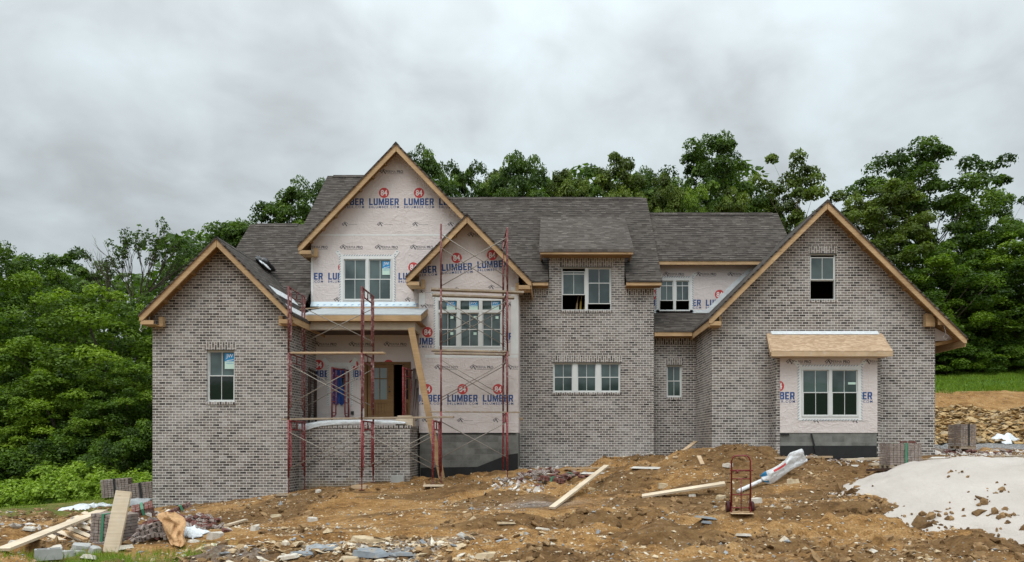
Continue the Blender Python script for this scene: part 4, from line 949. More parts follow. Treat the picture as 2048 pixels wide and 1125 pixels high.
def lp(x, y, z): a, b = wl(x, y); return (a, b, z)
G_ = 'planks lying on the scaffolds'
plank(lp(-.30, .3, lv[3]+.03), lp(2.55, .3, lv[3]+.03), .26, .055, 'plank_grey', 'front weathered plank on the upper deck of the bay scaffold, its longest plank', 'scaffold_plank', 'plank', G_)
plank(lp(-.28, 1.15, lv[3]+.035), lp(2.35, 1.15, lv[3]+.035), .26, .05, 'plank_grey', 'rear weathered plank on the upper deck of the bay scaffold, just above the triple window', 'scaffold_plank', 'plank', G_)
plank(lp(-.30, .35, lv[2]+.03), lp(2.1, .35, lv[2]+.03), .26, .05, 'plank_grey', 'weathered plank under the triple window on the bay scaffold, nearest the camera', 'scaffold_plank', 'plank', G_)
plank(lp(-.2, 1.1, lv[2]+.035), lp(2.2, 1.1, lv[2]+.035), .26, .05, 'plank_grey', 'weathered plank tight under the triple window sill', 'scaffold_plank', 'plank', G_)
plank(lp(-.35, .8, lv[1]+.03), lp(2.5, .8, lv[1]+.03), .24, .04, 'plank_grey', 'thin plank on the lowest deck of the bay scaffold', 'scaffold_plank', 'plank', G_)
plank((b0.x-.05, 20.6, zC+.03), (b0.x+2.75, 20.6, zC+.03), .26, .05, 'board_tan', 'tan plank across the middle deck of the porch scaffold', 'scaffold_plank', 'plank', G_)
plank((b0.x-.3, 20.55, zB+.03), (b0.x+4.85, 20.5, zB+.10), .26, .05, 'plank_grey', 'long grey plank along the lowest deck of the porch scaffold', 'scaffold_plank', 'plank', G_)
def loose_frame(pa, pb, zb_, ht, mat, label):
    L = math.hypot(pb.x-pa.x, pb.y-pa.y); o = frame_mb(L, ht).build('scaffold_section', mat, None, True, False)
    o.location = (pa.x, pa.y, zb_); o.rotation_euler = (0, 0, math.atan2(pb.y-pa.y, pb.x-pa.x)-R(90)); tag(o, label, 'scaffold frame', 'scaffold frames stored in the porch')
loose_frame(W(664, 0, 22.3), W(697, 0, 23.15), .51, 1.95, 'scaffold_red', 'loose red scaffold frame standing in the porch before the blue filmed window')
loose_frame(W(806, 0, 22.3), W(827, 0, 23.15), .51, 1.95, 'scaffold_red', 'loose red scaffold frame standing in the porch before the open door')
loose_frame(W(600, 0, 21.95), W(616, 0, 22.6), .51, 1.9, 'scaffold_bronze', 'dark brown scaffold frame leaning against the porch side wall, nearer the front')
loose_frame(W(618, 0, 22.3), W(632, 0, 23.1), .51, 1.9, 'scaffold_bronze', 'dark brown scaffold frame leaning against the porch side wall, nearer the back wall')
# poles and boards leaning in the corner of the porch
for k, (xa, xb, ht) in enumerate(((822, 829, 1.75), (826, 832, 1.4), (831, 834, 1.1))):
    m = MB(); m.bar(W(xa, 842, 22.4), W(xb, 842, 23.0)+Vector((0, 0, ht)), .05, .09, 0, up=(1, 0, 0)); tag(m.build('board', 'scaffold_bronze'), ['dark board leaning in the porch corner beside the door, tallest of three', 'dark board of middle height leaning in the porch corner', 'shortest dark board leaning in the porch corner'][k], 'board', 'dark boards leaning in the porch corner')
# white sheet over the porch wall
def cloth(name, rows, mat, label, cat, sub=2, thick=.006):
    # rows: list of lists of 3D points
    nr, nc = len(rows), len(rows[0]); bm = bmesh.new(); g = [[bm.verts.new(p) for p in r_] for r_ in rows]
    for i in range(nr-1):
        for j in range(nc-1): bm.faces.new((g[i][j], g[i][j+1], g[i+1][j+1], g[i+1][j]))
    me = bpy.data.meshes.new(name); bm.to_mesh(me); bm.free(); me.materials.append(MATS[mat])
    for p in me.polygons: p.use_smooth = True
    o = link(name, me); s_ = o.modifiers.new('sub', 'SUBSURF'); s_.levels = s_.render_levels = sub
    q = o.modifiers.new('th', 'SOLIDIFY'); q.thickness = thick
    return tag(o, label, cat)
rows = [[], [], [], []]; rr = random.Random(4)
for k, (px, pt, pb) in enumerate(((592, 848, 862), (604, 848, 864), (618, 846, 860), (634, 843, 854), (652, 841, 852), (676, 840, 850), (700, 840, 850), (724, 840, 849), (748, 840, 849), (772, 841, 849), (796, 842, 849), (812, 845, 849))):
    j = rr.uniform(-.01, .01)
    rows[0].append(W(px, pb, YP-.035+j)); rows[1].append(W(px, (pt+pb)/2, YP-.05-j)); rows[2].append((X_(px, YP), YP-.03, max(Z_(pt, YP), zpw+.012)+.02)); rows[3].append((X_(px, YP), YP+.25, max(zpw+.03, Z_(pt, YP)-.02)))
cloth('plastic_sheet', rows, 'sheet_white', 'white plastic sheet draped along the top of the low porch wall', 'plastic sheet')
m = MB(); a = W(795, 842, 22.2); m.box(a.x, a.x+.55, 21.95, 22.35, .51, .80); m.box(a.x+.05, a.x+.5, 21.98, 22.3, .801, .86); tag(m.build('mortar_board', 'plank_pale'), 'pale wooden mortar board stacked on the porch by the door', 'board')
m = MB(); m.box(X_(703, YG), X_(708, YG), YG-.06, YG-.003, Z_(830, YG), Z_(823, YG)); tag(m.build('outlet_box', 'plastic_black', H), None) 

# ------------------------------------------------------------------ plants
def leaves(centres, rad, n_per, size, up=.45, flat=.6, droop=.15, shell=.55, tones=None, asp=.55):
    """leaf-sized diamonds round each clump centre"""
    N = len(centres)*n_per; c = np.repeat(centres, n_per, 0); rc = np.repeat(rad, n_per)
    d = rng.normal(size=(N, 3)); d /= np.linalg.norm(d, axis=1)[:, None]
    d[:, 2] = np.where(d[:, 2] < -.25, -d[:, 2], d[:, 2])
    q = shell+(1-shell)*rng.random(N); p = c+d*(rc*q)[:, None]*np.array([1, 1, flat])
    p[:, 2] -= droop*rc*(np.hypot(d[:, 0], d[:, 1])**2)*q
    nrm = d*.6+rng.normal(size=(N, 3))*.45; nrm[:, 2] += up; nrm /= np.linalg.norm(nrm, axis=1)[:, None]
    a = np.cross(nrm, rng.normal(size=(N, 3))); a /= np.linalg.norm(a, axis=1)[:, None]; b = np.cross(nrm, a)
    s = size*(.6+.8*rng.random(N)); a *= s[:, None]; b *= (s*asp)[:, None]
    V = np.stack([p-a, p+b-a*.1, p+a, p-b-a*.1], 1).reshape(-1, 3)
    Fq = np.arange(4*N).reshape(-1, 4)
    tn = (rng.random(len(centres)) if tones is None else tones); tv = np.repeat(np.clip(np.repeat(tn, n_per)+rng.normal(size=N)*.08, 0, 1), 4)
    return V, Fq, tv
PROTO = {}
def tree_proto(key, Ht, crown_w, base, prof, nclump, n_per, lsize, mat, clr=(.09, .15), bark='bark', seed=0, trunk_r=.2, flat=.6, shell=.5):
    """prof(t): relative radius of the crown at height fraction t; base: where the crown begins"""
    r_ = np.random.default_rng(seed); cs = []; lobes = r_.uniform(0, 6.28, (4,)); la = r_.uniform(.12, .3, 4)
    while len(cs) < nclump:
        t_ = r_.random(); th = r_.random()*6.283
        rad = prof(t_)*crown_w/2*(1+la[0]*math.sin(2*th+lobes[0]+3*t_)+la[1]*math.sin(3*th+lobes[1]-5*t_))
        if r_.random() > prof(t_)+.08: continue
        q = r_.random()**.45
        cs.append((rad*q*math.cos(th), rad*q*math.sin(th), base+(Ht-base)*t_))
    cs = np.array(cs); rad = r_.uniform(clr[0], clr[1], nclump)*crown_w
    tones = np.clip(.05+.85*r_.random(nclump)**1.3+.12*np.sin(cs[:, 2]*.8+lobes[2]), 0, 1)
    V, Fq, tv = leaves(cs, rad, n_per, lsize, flat=flat, tones=tones, shell=shell)
    root = empty('tree')
    tm = MB(); pts = []; k = 7; jx = r_.normal(size=(k, 2))*.12
    for i in range(k): f_ = i/(k-1); pts.append((jx[i, 0]*f_*2, jx[i, 1]*f_*2, -.4+(Ht*.88)*f_))
    tm.tube(pts, [trunk_r*(1-.85*i/(k-1)) for i in range(k)], 9)
    pick = r_.permutation(nclump)[:150 if key == 'sparse' else min(46, nclump)]
    for ci in pick:
        c_ = cs[ci]; f_ = np.clip((c_[2]-(Ht*.10)-np.hypot(c_[0], c_[1])*.7)/(Ht*.88), .12, .95); z0 = -.4+Ht*.88*f_; i0 = min(int(f_*(k-1)), k-2); g_ = f_*(k-1)-i0
        p0 = Vector(pts[i0]).lerp(Vector(pts[i0+1]), g_); p1 = Vector(c_); mid = p0.lerp(p1, .5)+Vector((0, 0, -.06*(p1-p0).length))
        rr_ = trunk_r*(1-.85*f_)*.45; tm.tube([p0, mid, p1], [rr_, rr_*.6, rr_*.18], 5)
    tm.build('trunk', bark, root, True, False)
    link('crown', raw_mesh('crown', V, Fq, [mat], tv), root)
    COL.objects.unlink(root)
    for ch in root.children: COL.objects.unlink(ch)
    PROTO[key] = (root, Ht, crown_w)
dome = lambda t: max(0, (1-(abs(t-.42)/.6)**2.2))**.6 if t < 1 else .05
oval = lambda t: max(.05, math.sin(math.pi*min(1, .10+t*.86))**.7)
colm = lambda t: max(.08, (1-t)**.45*min(1, .45+t*2))
tree_proto('broad', 14, 9, 2.0, dome, 270, 200, .10, 'leaf_deep', (.05, .11), seed=1)
tree_proto('broad2', 14, 8, 1.6, oval, 250, 190, .10, 'leaf_deep', (.05, .11), seed=2)
tree_proto('olive', 13, 8, 1.4, oval, 230, 180, .10, 'leaf_olive', (.05, .11), seed=3)
tree_proto('forest', 12, 8.5, .6, oval, 230, 250, .085, 'leaf_forest', (.045, .12), seed=4, flat=.85)
tree_proto('bright', 11, 8, .4, dome, 210, 260, .08, 'leaf_bright', (.045, .12), seed=5, flat=.8)
tree_proto('loose', 14, 8.5, 2.5, oval, 90, 190, .12, 'leaf_olive', (.06, .11), seed=6)
tree_proto('bush', 4.5, 6.5, .0, lambda t: max(.05, 1-t*t), 150, 260, .08, 'leaf_forest', (.06, .12), seed=8, trunk_r=.08, flat=.8)
def bare_proto():
    root = empty('bare_tree'); m = MB(); r_ = random.Random(5)
    def br(p, d, L, r, lev):
        q = p+d*L; m.tube([p, p.lerp(q, .5)+Vector((r_.uniform(-.05, .05)*L, 0, 0)), q], [r, r*.8, r*.55], 5)
        if lev: 
            for k in range(r_.choice((2, 3))): br(p.lerp(q, r_.uniform(.5, 1)), (d+Vector((r_.uniform(-.4, .4), r_.uniform(-.4, .4), .15))).normalized(), L*.66, r*.55, lev-1)
    br(Vector((0, 0, -.4)), Vector((0, 0, 1)), 4.2, .09, 4); br(Vector((.2, .2, -.4)), Vector((.08, 0, 1)).normalized(), 4.6, .08, 4)
    m.build('trunk', 'bark_pale', root, True, False); COL.objects.unlink(root)
    for ch in root.children: COL.objects.unlink(ch)
    PROTO['bare'] = (root, 10.5, 5)
bare_proto()
def sparse_proto():
    # a fan of thin limbs, each ending in a small tuft of leaves
    root = empty('tree'); m = MB(); r_ = random.Random(11); tips = []
    def br(p, d, L, r, lev):
        q = p+d*L; md = p.lerp(q, .5)+Vector((r_.uniform(-.05, .05)*L, r_.uniform(-.05, .05)*L, 0)); m.tube([p, md, q], [r, r*.8, r*.6], 5 if lev > 1 else 4)
        if lev <= 1: tips.append(q)
        if lev == 0: return
        for k in range(3 if lev > 1 else 2):
            dd = (d+Vector((r_.uniform(-.55, .55), r_.uniform(-.45, .45), .12))).normalized(); br(p.lerp(q, (.55, .8, 1.0)[k]), dd, L*r_.uniform(.55, .75), r*.55, lev-1)
    br(Vector((0, 0, -.4)), Vector((0, 0, 1)), 9.6, .17, 0)
    for k in range(10): br(Vector((0, 0, 7.4+.18*k)), Vector(((k-4.5)*.30+r_.uniform(-.1, .1), r_.uniform(-.5, .5), 1)).normalized(), 2.0, .055, 4)
    m.build('trunk', 'bark', root, True, False)
    T = np.array([t_[:] for t_ in tips]); hgt_ = T[:, 2].max(); T = T[T[:, 0] > -1.9]
    V, Fq, tv = leaves(T, rng.uniform(.12, .24, len(T)), 7, .075, flat=.5, tones=rng.random(len(T))*.6)
    link('crown', raw_mesh('crown', V, Fq, ['leaf_deep'], tv), root); COL.objects.unlink(root)
    for ch in root.children: COL.objects.unlink(ch)
    PROTO['sparse'] = (root, hgt_, 7.0)
sparse_proto()
TREES = [  # kind, px, top py, distance, width px, label, name
 ('forest', -30, 487, 36, 290, 'leafy green tree cut by the left edge of the photo, its rounded top standing high', 'tree'),
 ('forest', 78, 520, 42, 230, 'mid green tree filling the gap left of the tree with a bare twig top', 'tree'),
 ('broad2', 150, 500, 41, 190, 'darker tree with an uneven thin top, left of the tall sparse tree', 'tree'),
 ('sparse', 275, 434, 38, 200, 'tall sparse tree with thin leafy upper branches left of the left wing gable', 'tree'),
 ('bright', 190, 588, 33, 330, 'big lime green tree, the brightest crown in the left woods', 'tree'),
 ('forest', 30, 640, 31, 280, 'leafy tree low at the left edge in front of the taller woods', 'tree'),
 ('bright', 105, 745, 29.5, 240, 'low bright green young tree above the weeds at far left', 'tree'),
 ('forest', 300, 600, 37, 220, 'dark green tree half hidden by the left corner of the house', 'tree'),
 ('forest', 255, 730, 30.5, 220, 'low leafy tree against the left wall corner of the house', 'tree'),
 ('broad', 410, 490, 46, 170, 'dark tree behind the left slope of the left wing gable', 'tree'),
 ('broad', 455, 448, 43, 230, 'dark tree peeping over the left wing gable peak', 'tree'),
 ('broad2', 530, 412, 44, 240, 'dark tree standing behind the lowest left roof ridge', 'tree'),
 ('broad', 635, 366, 45, 200, 'dark tree touching the left rake of the tall main roof', 'tree'),
 ('broad2', 585, 402, 47, 230, 'dark tree between the lowest left roof ridge and the tall main roof rake', 'tree'),
 ('broad', 848, 302, 46, 190, 'deep green tree right behind the tall wrapped gable', 'tree'),
 ('broad2', 948, 328, 47, 150, 'rounded green tree second to the right of the tall wrapped gable', 'tree'),
 ('broad', 1045, 308, 46, 190, 'pointed green tree rising above the middle of the main ridge', 'tree'),
 ('broad2', 900, 330, 50, 170, 'green tree filling the gap between the two trees right of the tall wrapped gable', 'tree'),
 ('olive', 995, 338, 51, 160, 'olive tree just left of the pointed tree over the main ridge', 'tree'),
 ('broad2', 1185, 338, 50, 170, 'green tree just left of the olive tree over the right end of the main ridge', 'tree'),
 ('broad', 1290, 345, 51, 150, 'dark tree between the right end of the main ridge and the greyish green small tree', 'tree'),
 ('olive', 1135, 340, 48, 150, 'lowest olive tree behind the main ridge above the dormer', 'tree'),
 ('olive', 1235, 316, 46, 180, 'olive green tree above the right end of the main ridge', 'tree'),
 ('broad', 1405, 280, 47, 240, 'large dark round tree above the connecting roof', 'tree'),
 ('olive', 1335, 350, 44, 130, 'greyish green small tree between the main ridge and the large round tree', 'tree'),
 ('bright', 1395, 384, 43, 120, 'yellow green small tree just above the connecting roof', 'tree'),
 ('olive', 1462, 376, 44, 150, 'olive young tree above the connecting roof ridge, right of the yellow green one', 'tree'),
 ('loose', 1590, 304, 48, 230, 'open airy tree with sky showing through, left of the garage peak', 'tree'),
 ('olive', 1540, 385, 50, 170, 'dark low tree behind the right end of the connecting roof', 'tree'),
 ('loose', 1700, 392, 50, 120, 'thin small tree just right of the garage peak', 'tree'),
 ('bare', 1500, 312, 50, 60, 'bare twiggy sapling between the large round tree and the airy tree', 'bare_tree'),
 ('bare', 1690, 345, 50, 80, 'bare leaning twigs rising behind the garage peak', 'bare_tree'),
 ('broad', 1850, 286, 52, 290, 'tallest dark green tree at the right with a broad crown', 'tree'),
 ('olive', 1770, 368, 49, 220, 'green tree directly behind the right slope of the garage roof', 'tree'),
 ('broad2', 1995, 384, 54, 190, 'high dark tree near the right edge, behind the lighter tree', 'tree'),
 ('forest', 1985, 470, 48, 270, 'lighter green tree at the right edge standing over the grass bank', 'tree'),
 ('forest', 1850, 500, 47, 240, 'mid green tree low behind the right garage eave', 'tree'),
 ('broad', 1925, 570, 49, 230, 'dark tree between the garage eave and the lighter right tree', 'tree'),
 ('broad2', 2085, 440, 47, 240, 'tree cut by the right edge of the photo above the grass bank', 'tree'),
 ('bush', 1890, 672, 45.5, 170, 'low green bush at the grass edge beside the garage wall', 'bush'),
 ('bush', 1985, 668, 46.5, 190, 'low green bush in the middle of the grass edge at right', 'bush'),
 ('bush', 2070, 650, 47, 190, 'low green bush at the grass edge cut by the right side of the photo', 'bush'),
 ('bush', 20, 850, 28.5, 230, 'dark shrub behind the weeds at the left edge', 'bush'),
 ('bush', 165, 845, 28.5, 230, 'dark shrub behind the weeds in front of the lime green tree', 'bush'),
 ('bush', 290, 835, 27.5, 180, 'dark shrub behind the weeds against the left house corner', 'bush'),
]
for k, (key, px, top, Y, wpx, label, nm) in enumerate(TREES):
    root, Ht, cw = PROTO[key]; x = X_(px, Y); g0 = gz(x, Y); hz = Z_(top, Y)-g0; sz = hz/Ht; sx = wpx*Y/F/cw
    o = copy_tree(root); o.name = nm; o.location = (x, Y, g0); o.rotation_euler = (0, 0, k*2.399); o.scale = (sx, sx, sz)
    tag(o, label, 'bush' if nm == 'bush' else 'tree', 'bushes at the wood edge' if nm == 'bush' else 'trees around the house')
# woods behind everything, one mass
cs = []
for _ in range(820):
    Y = random.uniform(56, 70); px = random.uniform(-500, 2600)
    x = X_(px, Y); g0 = gz(x, Y)
    if px < 330: top = 560
    elif px < 800: top = 480
    elif px < 1560: top = 352
    else: top = 600
    cs.append((x, Y, g0+random.random()*max(2, Z_(top, Y)-g0)))
cs = np.array(cs); V, Fq, tv = leaves(cs, rng.uniform(1.6, 2.6, len(cs)), 110, .34, tones=rng.random(len(cs))*.5)
tag(link('woods', raw_mesh('woods', V, Fq, ['leaf_deep'], tv)), 'dark mass of woods closing the view behind the nearer trees', 'woods', None, 'stuff')
# weeds at left
cs = []
for _ in range(520):
    Y = random.uniform(23.6, 27.5); px = random.uniform(-120, 302); x = X_(px, Y); g0 = gz(x, Y)
    top = np.interp(px, [-120, 0, 60, 140, 200, 240, 302], [985, 972, 945, 928, 938, 950, 956]); hh = max(.25, Z_(top, Y)-g0)*np.clip((Y-23)/2.2, .25, 1)
    cs.append((x, Y, g0+hh*random.random()**.8))
cs = np.array(cs); V, Fq, tv = leaves(cs, rng.uniform(.14, .34, len(cs)), 80, .06, tones=.45+.55*rng.random(len(cs)), up=.5, flat=1.1, shell=.2)
tag(link('weeds', raw_mesh('weeds', V, Fq, ['leaf_weed'], tv)), 'bright green weeds along the wood edge left of the house', 'weeds', None, 'stuff')
def blades(pts, h, w_):
    n = len(pts); th = rng.random(n)*6.283; ln = rng.normal(size=(n, 2))*.35; hh = h*(.5+rng.random(n))
    a = np.stack([np.cos(th), np.sin(th), np.zeros(n)], 1)*w_; tip = pts+np.stack([ln[:, 0]*hh, ln[:, 1]*hh, hh], 1)
    V = np.stack([pts-a, pts+a, tip], 1).reshape(-1, 3); return V, np.arange(3*n).reshape(-1, 3)
P = []
for _ in range(16000):
    Y = random.uniform(37.2, 46); px = random.uniform(1860, 2120); P.append((X_(px, Y), Y))
n_b = len(P)
for _ in range(2600):
    a = random.gauss(0, 1); b = random.gauss(0, 1); P.append((-7.9+a*.75, 11.9+b*.45))
for _ in range(5000):
    Y = random.uniform(21.2, 25); P.append((X_(random.uniform(-60, 300), Y), Y))
for _ in range(240):
    P.append((-6.4+random.gauss(0, .12), 12.0+random.gauss(0, .1)))
P = np.array(P); pz = ground(P[:, 0], P[:, 1]); pts = np.c_[P, pz-.02]
keep = np.ones(len(P), bool); far = P[:, 1] > 36; left_ = (P[:, 1] > 20) & ~far
keep[left_] = vnoise(P[left_, 0]*.9, P[left_, 1]*1.1, 8) > .52-.12*(P[left_, 1]-22.5)
for nm, sel, h, w_, lb in (('grass', far & keep, .16, .02, 'mown green grass on the bank right of the garage'), ('grass', left_ & keep, .13, .008, 'short grass on the dirt beside the weeds at left'), ('grass', ~far & ~left_, .14, .006, 'pale green grass tuft at the bottom left in front of the brick rubble')):
    V, Fq = blades(pts[sel], h, w_); tag(link(nm, raw_mesh(nm, V, Fq, ['leaf_weed' if not lb.startswith('mown') else 'leaf_bright'], rng.random(len(V)))), lb, 'grass', None, 'stuff')

# ------------------------------------------------------------------ stones and clods
OCT = np.array([(1, 0, 0), (-1, 0, 0), (0, 1, 0), (0, -1, 0), (0, 0, 1), (0, 0, -1), ], float)
OF = np.array([(0, 2, 4), (2, 1, 4), (1, 3, 4), (3, 0, 4), (2, 0, 5), (1, 2, 5), (3, 1, 5), (0, 3, 5)])
BM0 = bmesh.new(); bmesh.ops.create_icosphere(BM0, subdivisions=1, radius=1); BM0.verts.ensure_lookup_table()
ICO = np.array([v.co[:] for v in BM0.verts]); ICF = np.array([[v.index for v in f.verts] for f in BM0.faces]); BM0.free()
def scatter(P, size, flat, base, faces, mat, name, label, cat, jit=.35):
    n = len(P); k = len(base); v = base[None]*(1+rng.normal(size=(n, k, 1))*jit*.5)+rng.normal(size=(n, k, 3))*jit*.3
    th = rng.random(n)*6.283; sx = size*(.7+.6*rng.random(n)); sy = size*(.5+.5*rng.random(n)); sz = size*flat*(.5+rng.random(n))
    v = v*np.stack([sx, sy, sz], 1)[:, None]
    til = rng.normal(size=(n, 2))*.25
    c_, s_ = np.cos(th)[:, None], np.sin(th)[:, None]; x = v[..., 0]*c_-v[..., 1]*s_; y = v[..., 0]*s_+v[..., 1]*c_; z = v[..., 2]+x*til[:, :1]+y*til[:, 1:]
    V = np.stack([x, y, z], -1)+P[:, None]
    Fq = (faces[None]+(np.arange(n)*k)[:, None, None]).reshape(-1, 3)
    return tag(link(name, raw_mesh(name, V.reshape(-1, 3), Fq, [mat])), label, cat, None, 'stuff')
def dirt_points(n, y0=9.5, y1=23.0):
    Y = y0+(y1-y0)*rng.random(n)**1.25; px = rng.uniform(-60, 2110, n); x = (px-CX)*Y/F
    ok = ~((x < -8.0) & (Y > 20.8)) & ~((Y > 21.6) & (x > -8.1) & (x < -3.5)) & ~((Y > 22.8) & (x < 3.6)) & ~((Y > 21.95) & (x > 5.1) & (x < 12.4))
    return x[ok], Y[ok]
x, y = dirt_points(19000); k = vnoise(x*.7+9, y*1.0, 71)+.35*rng.random(len(x)) > .58; x, y = x[k], y[k]; sz = np.exp(rng.normal(size=len(x))*.55)*.021; scatter(np.stack([x, y, ground(x, y)+sz*.1], 1), sz, .6, OCT, OF, 'gravel', 'gravel', 'pale pebbles and chips strewn over the dirt', 'gravel')
x, y = dirt_points(9000); k = vnoise(x*.55+3, y*.9, 66) > .44; x, y = x[k], y[k]; sz = np.minimum(np.exp(rng.normal(size=len(x))*.5)*.042, .11); scatter(np.stack([x, y, ground(x, y)], 1), sz, .7, ICO, ICF, 'clod', 'dirt_clods', 'brown lumps of broken soil on the disturbed dirt', 'dirt')
Y = rng.uniform(28.8, 33.2, 8600); px = rng.uniform(1840, 2420, 8600); x = (px-CX)*Y/F; sz = np.minimum(np.exp(rng.normal(size=8600)*.55)*.11, .26)
scatter(np.stack([x, Y, ground(x, Y)+.02], 1), sz, .28, ICO, ICF, 'rubble', 'rock_rubble', 'broken flat rock covering the cut bank right of the garage', 'rock', .5)
Y = rng.uniform(11, 13.2, 900); px = rng.normal(700, 190, 900); x = (px-CX)*Y/F; sz = np.exp(rng.normal(size=900)*.5)*.05
scatter(np.stack([x, Y, ground(x, Y)+.005], 1), sz, .3, ICO, ICF, 'gravel', 'slate_chips', 'flat grey and tan stone chips strewn across the bottom foreground', 'gravel', .5)

def stone(name, p, size, mat, label, seed, rot=0, tilt=(0, 0), group=None, cat='stone'):
    r_ = random.Random(seed); bm = bmesh.new(); n = r_.randint(6, 8); top = []; bot = []
    for i in range(n):
        a = 2*math.pi*i/n+r_.uniform(-.25, .25); q = r_.uniform(.75, 1.08); top.append((math.cos(a)*q*.86, math.sin(a)*q*.86, .5+r_.uniform(-.25, .2))); bot.append((math.cos(a)*q*1.02, math.sin(a)*q*1.02, -.5))
    mid = [(a_[0]*1.08, a_[1]*1.08, r_.uniform(-.1, .15)) for a_ in top]
    rings = [[bm.verts.new((q[0]*size[0], q[1]*size[1], q[2]*size[2])) for q in g] for g in (bot, mid, top)]
    for g, h in zip(rings, rings[1:]):
        for i in range(n): bm.faces.new((g[i], g[(i+1) % n], h[(i+1) % n], h[i]))
    bm.faces.new(rings[2]); bm.faces.new(rings[0][::-1])
    me = bpy.data.meshes.new(name); bm.to_mesh(me); bm.free(); me.materials.append(MATS[mat])
    o = link(name, me, None, Vector(p)+Vector((0, 0, size[2]*.22))); o.rotation_euler = (tilt[0], tilt[1], rot)
    return tag(o, label, cat, group)
ST = [(735,1108,.40,.24,.10,'slate','big blue grey slate slab in the bottom foreground, largest of the stones'), (615,1113,.42,.12,.09,'slate','long flat grey slate left of the big slab at the bottom'), (738,1083,.40,.16,.10,'stone_tan','pale tan flat stone just behind the big slate slab'),
 (800,1112,.24,.10,.06,'slate','flat blue grey stone right of the big slate slab'), (985,1115,.34,.13,.10,'stone_tan','long tan stone at the bottom edge right of centre'), (700,1120,.17,.15,.05,'stone_tan','small yellow stone below the big slate slab'), (575,1118,.22,.12,.06,'stone_pale','pale flat stone at the bottom left of the long slate'),
 (652,1100,.22,.10,.05,'slate','small dark slate chip between the two long slates'), (510,1060,.13,.11,.13,'stone_pale','round pale boulder on the dirt below the left wing'), (625,1043,.16,.12,.13,'stone_pale','round whitish stone on the dirt below the porch'), (636,985,.11,.09,.10,'stone_pale','whitish stone below the porch wall near the scaffold foot'), (553,1034,.16,.10,.08,'stone_tan','tan stone in the dirt halfway between wing and foreground'),
 (430,1075,.20,.14,.14,'stone_pale','pale broken slab standing right of the white bag'), (1512,1005,.20,.14,.14,'stone_pale','rounded pale stone right of the hand truck'), (1443,998,.14,.10,.11,'stone_tan','tan stone left of the hand truck'), (1385,995,.12,.09,.09,'stone_pale','pale stone below the long grey plank'), (1410,1037,.24,.14,.04,'slate','flat slate in front of the hand truck, nearest to it'), (1413,1046,.13,.09,.04,'slate','small blue slate in front of the hand truck, below the flat one'),
 (1488,1072,.17,.08,.04,'stone_pale','pale flat stone in the smooth dirt below the hand truck'), (1585,967,.18,.14,.14,'stone_tan','tan boulder beside the white plastic sleeve'), (1455,934,.16,.1,.12,'stone_pale','pale stone on the mound behind the hand truck'), (1085,1060,.15,.07,.03,'stone_pale','flat pale stone in the middle dirt below the leaning plank'), (1010,1050,.22,.08,.04,'stone_tan','flat tan stone in the dirt left of the leaning plank'),
 (1325,975,.16,.13,.15,'stone_tan','tan boulder left of the long grey plank in the hollow'), (1975,1042,.12,.1,.1,'stone_tan','brown stone lying in the sand pile foot at right'), (2000,885,.5,.3,.16,'stone_pale','large pale slab at the foot of the rock bank'), (1895,870,.4,.25,.2,'stone_tan','tan slab on the rock bank beside the garage corner'), (130,1112,.18,.14,.10,'concrete_grey','small broken concrete lump between the blocks at bottom left')]
for k, (px, py, a, b, c_, mt, lb) in enumerate(ST):
    p = hit(px, py); stone('stone', p, (a, b, c_), mt, lb, 100+k, rot=random.uniform(-.4, .4), tilt=(random.uniform(-.12, .12), random.uniform(-.12, .12)), group='loose stones lying on the dirt')

def strip_points(n, x0, x1, y0, y1): return rng.uniform(x0, x1, n), rng.uniform(y0, y1, n)
scatter_mat('mortar_chip', [(0, (.42, .38, .34)), (.5, (.56, .52, .48)), (.75, (.62, .59, .55)), (1, (.18, .09, .07))])
for nn, x0, x1, y0, y1, lb in ((700, -1.6, 3.5, 22.9, 24.05, 'pale mortar droppings along the foot of the centre brick wall'), (900, 12.4, 16.5, 21.2, 24.6, 'pale mortar and brick crumbs right of the garage corner'), (500, 5.2, 11.8, 20.6, 21.3, 'pale mortar crumbs before the garage bay'), (260, -1.9, -.2, 18.6, 21.2, 'pale mortar crumbs in the brick rubble before the centre wall'), (500, -11.6, -9.6, 14.5, 18.5, 'brick and mortar crumbs round the rubble below the left wing')):
    x, y = strip_points(nn, x0, x1, y0, y1); sz = np.exp(rng.normal(size=nn)*.5)*.035; scatter(np.stack([x, y, ground(x, y)+.01], 1), sz, .55, ICO, ICF, 'mortar_chip', 'mortar_chips', lb, 'mortar', .5)
# sand pile
sx0, sy0 = 10.7, 15.5
n1, n2 = 120, 90; th_x = np.linspace(-1.15, 1.3, n1); th_y = np.linspace(-1.15, 1.15, n2); SX, SY = np.meshgrid(th_x, th_y)
wx = sx0+np.where(SX < 0, 4.05, 7.0)*SX; wy_ = sy0+np.where(SY < 0, 3.3, 3.2)*SY
rr_ = np.sqrt((SX*.98)**2+SY**2); rr_ = rr_*(1+.14*fbm(wx, wy_, .6, 3, 50)*2)
hgt = .84*np.clip(1-rr_**2, 0, 1)**.9-.5*np.clip(rr_-1, 0, 1)-.03+.34*fbm(wx, wy_, .7, 4, 51)*smooth(1.0, .7, rr_)+.13*fbm(wx, wy_, 2.2, 5, 52)
gb = gbase(wx.ravel(), wy_.ravel()).reshape(wx.shape); wz = gb+hgt
ii = np.arange(n1*n2).reshape(n2, n1); Q = np.stack([ii[:-1, :-1], ii[:-1, 1:], ii[1:, 1:], ii[1:, :-1]], -1).reshape(-1, 4)
tag(link('sand_pile', raw_mesh('sand_pile', np.stack([wx.ravel(), wy_.ravel(), wz.ravel()], 1), Q, ['sand'], smooth=True)), 'big heap of pale grey masonry sand at the right edge', 'sand pile')
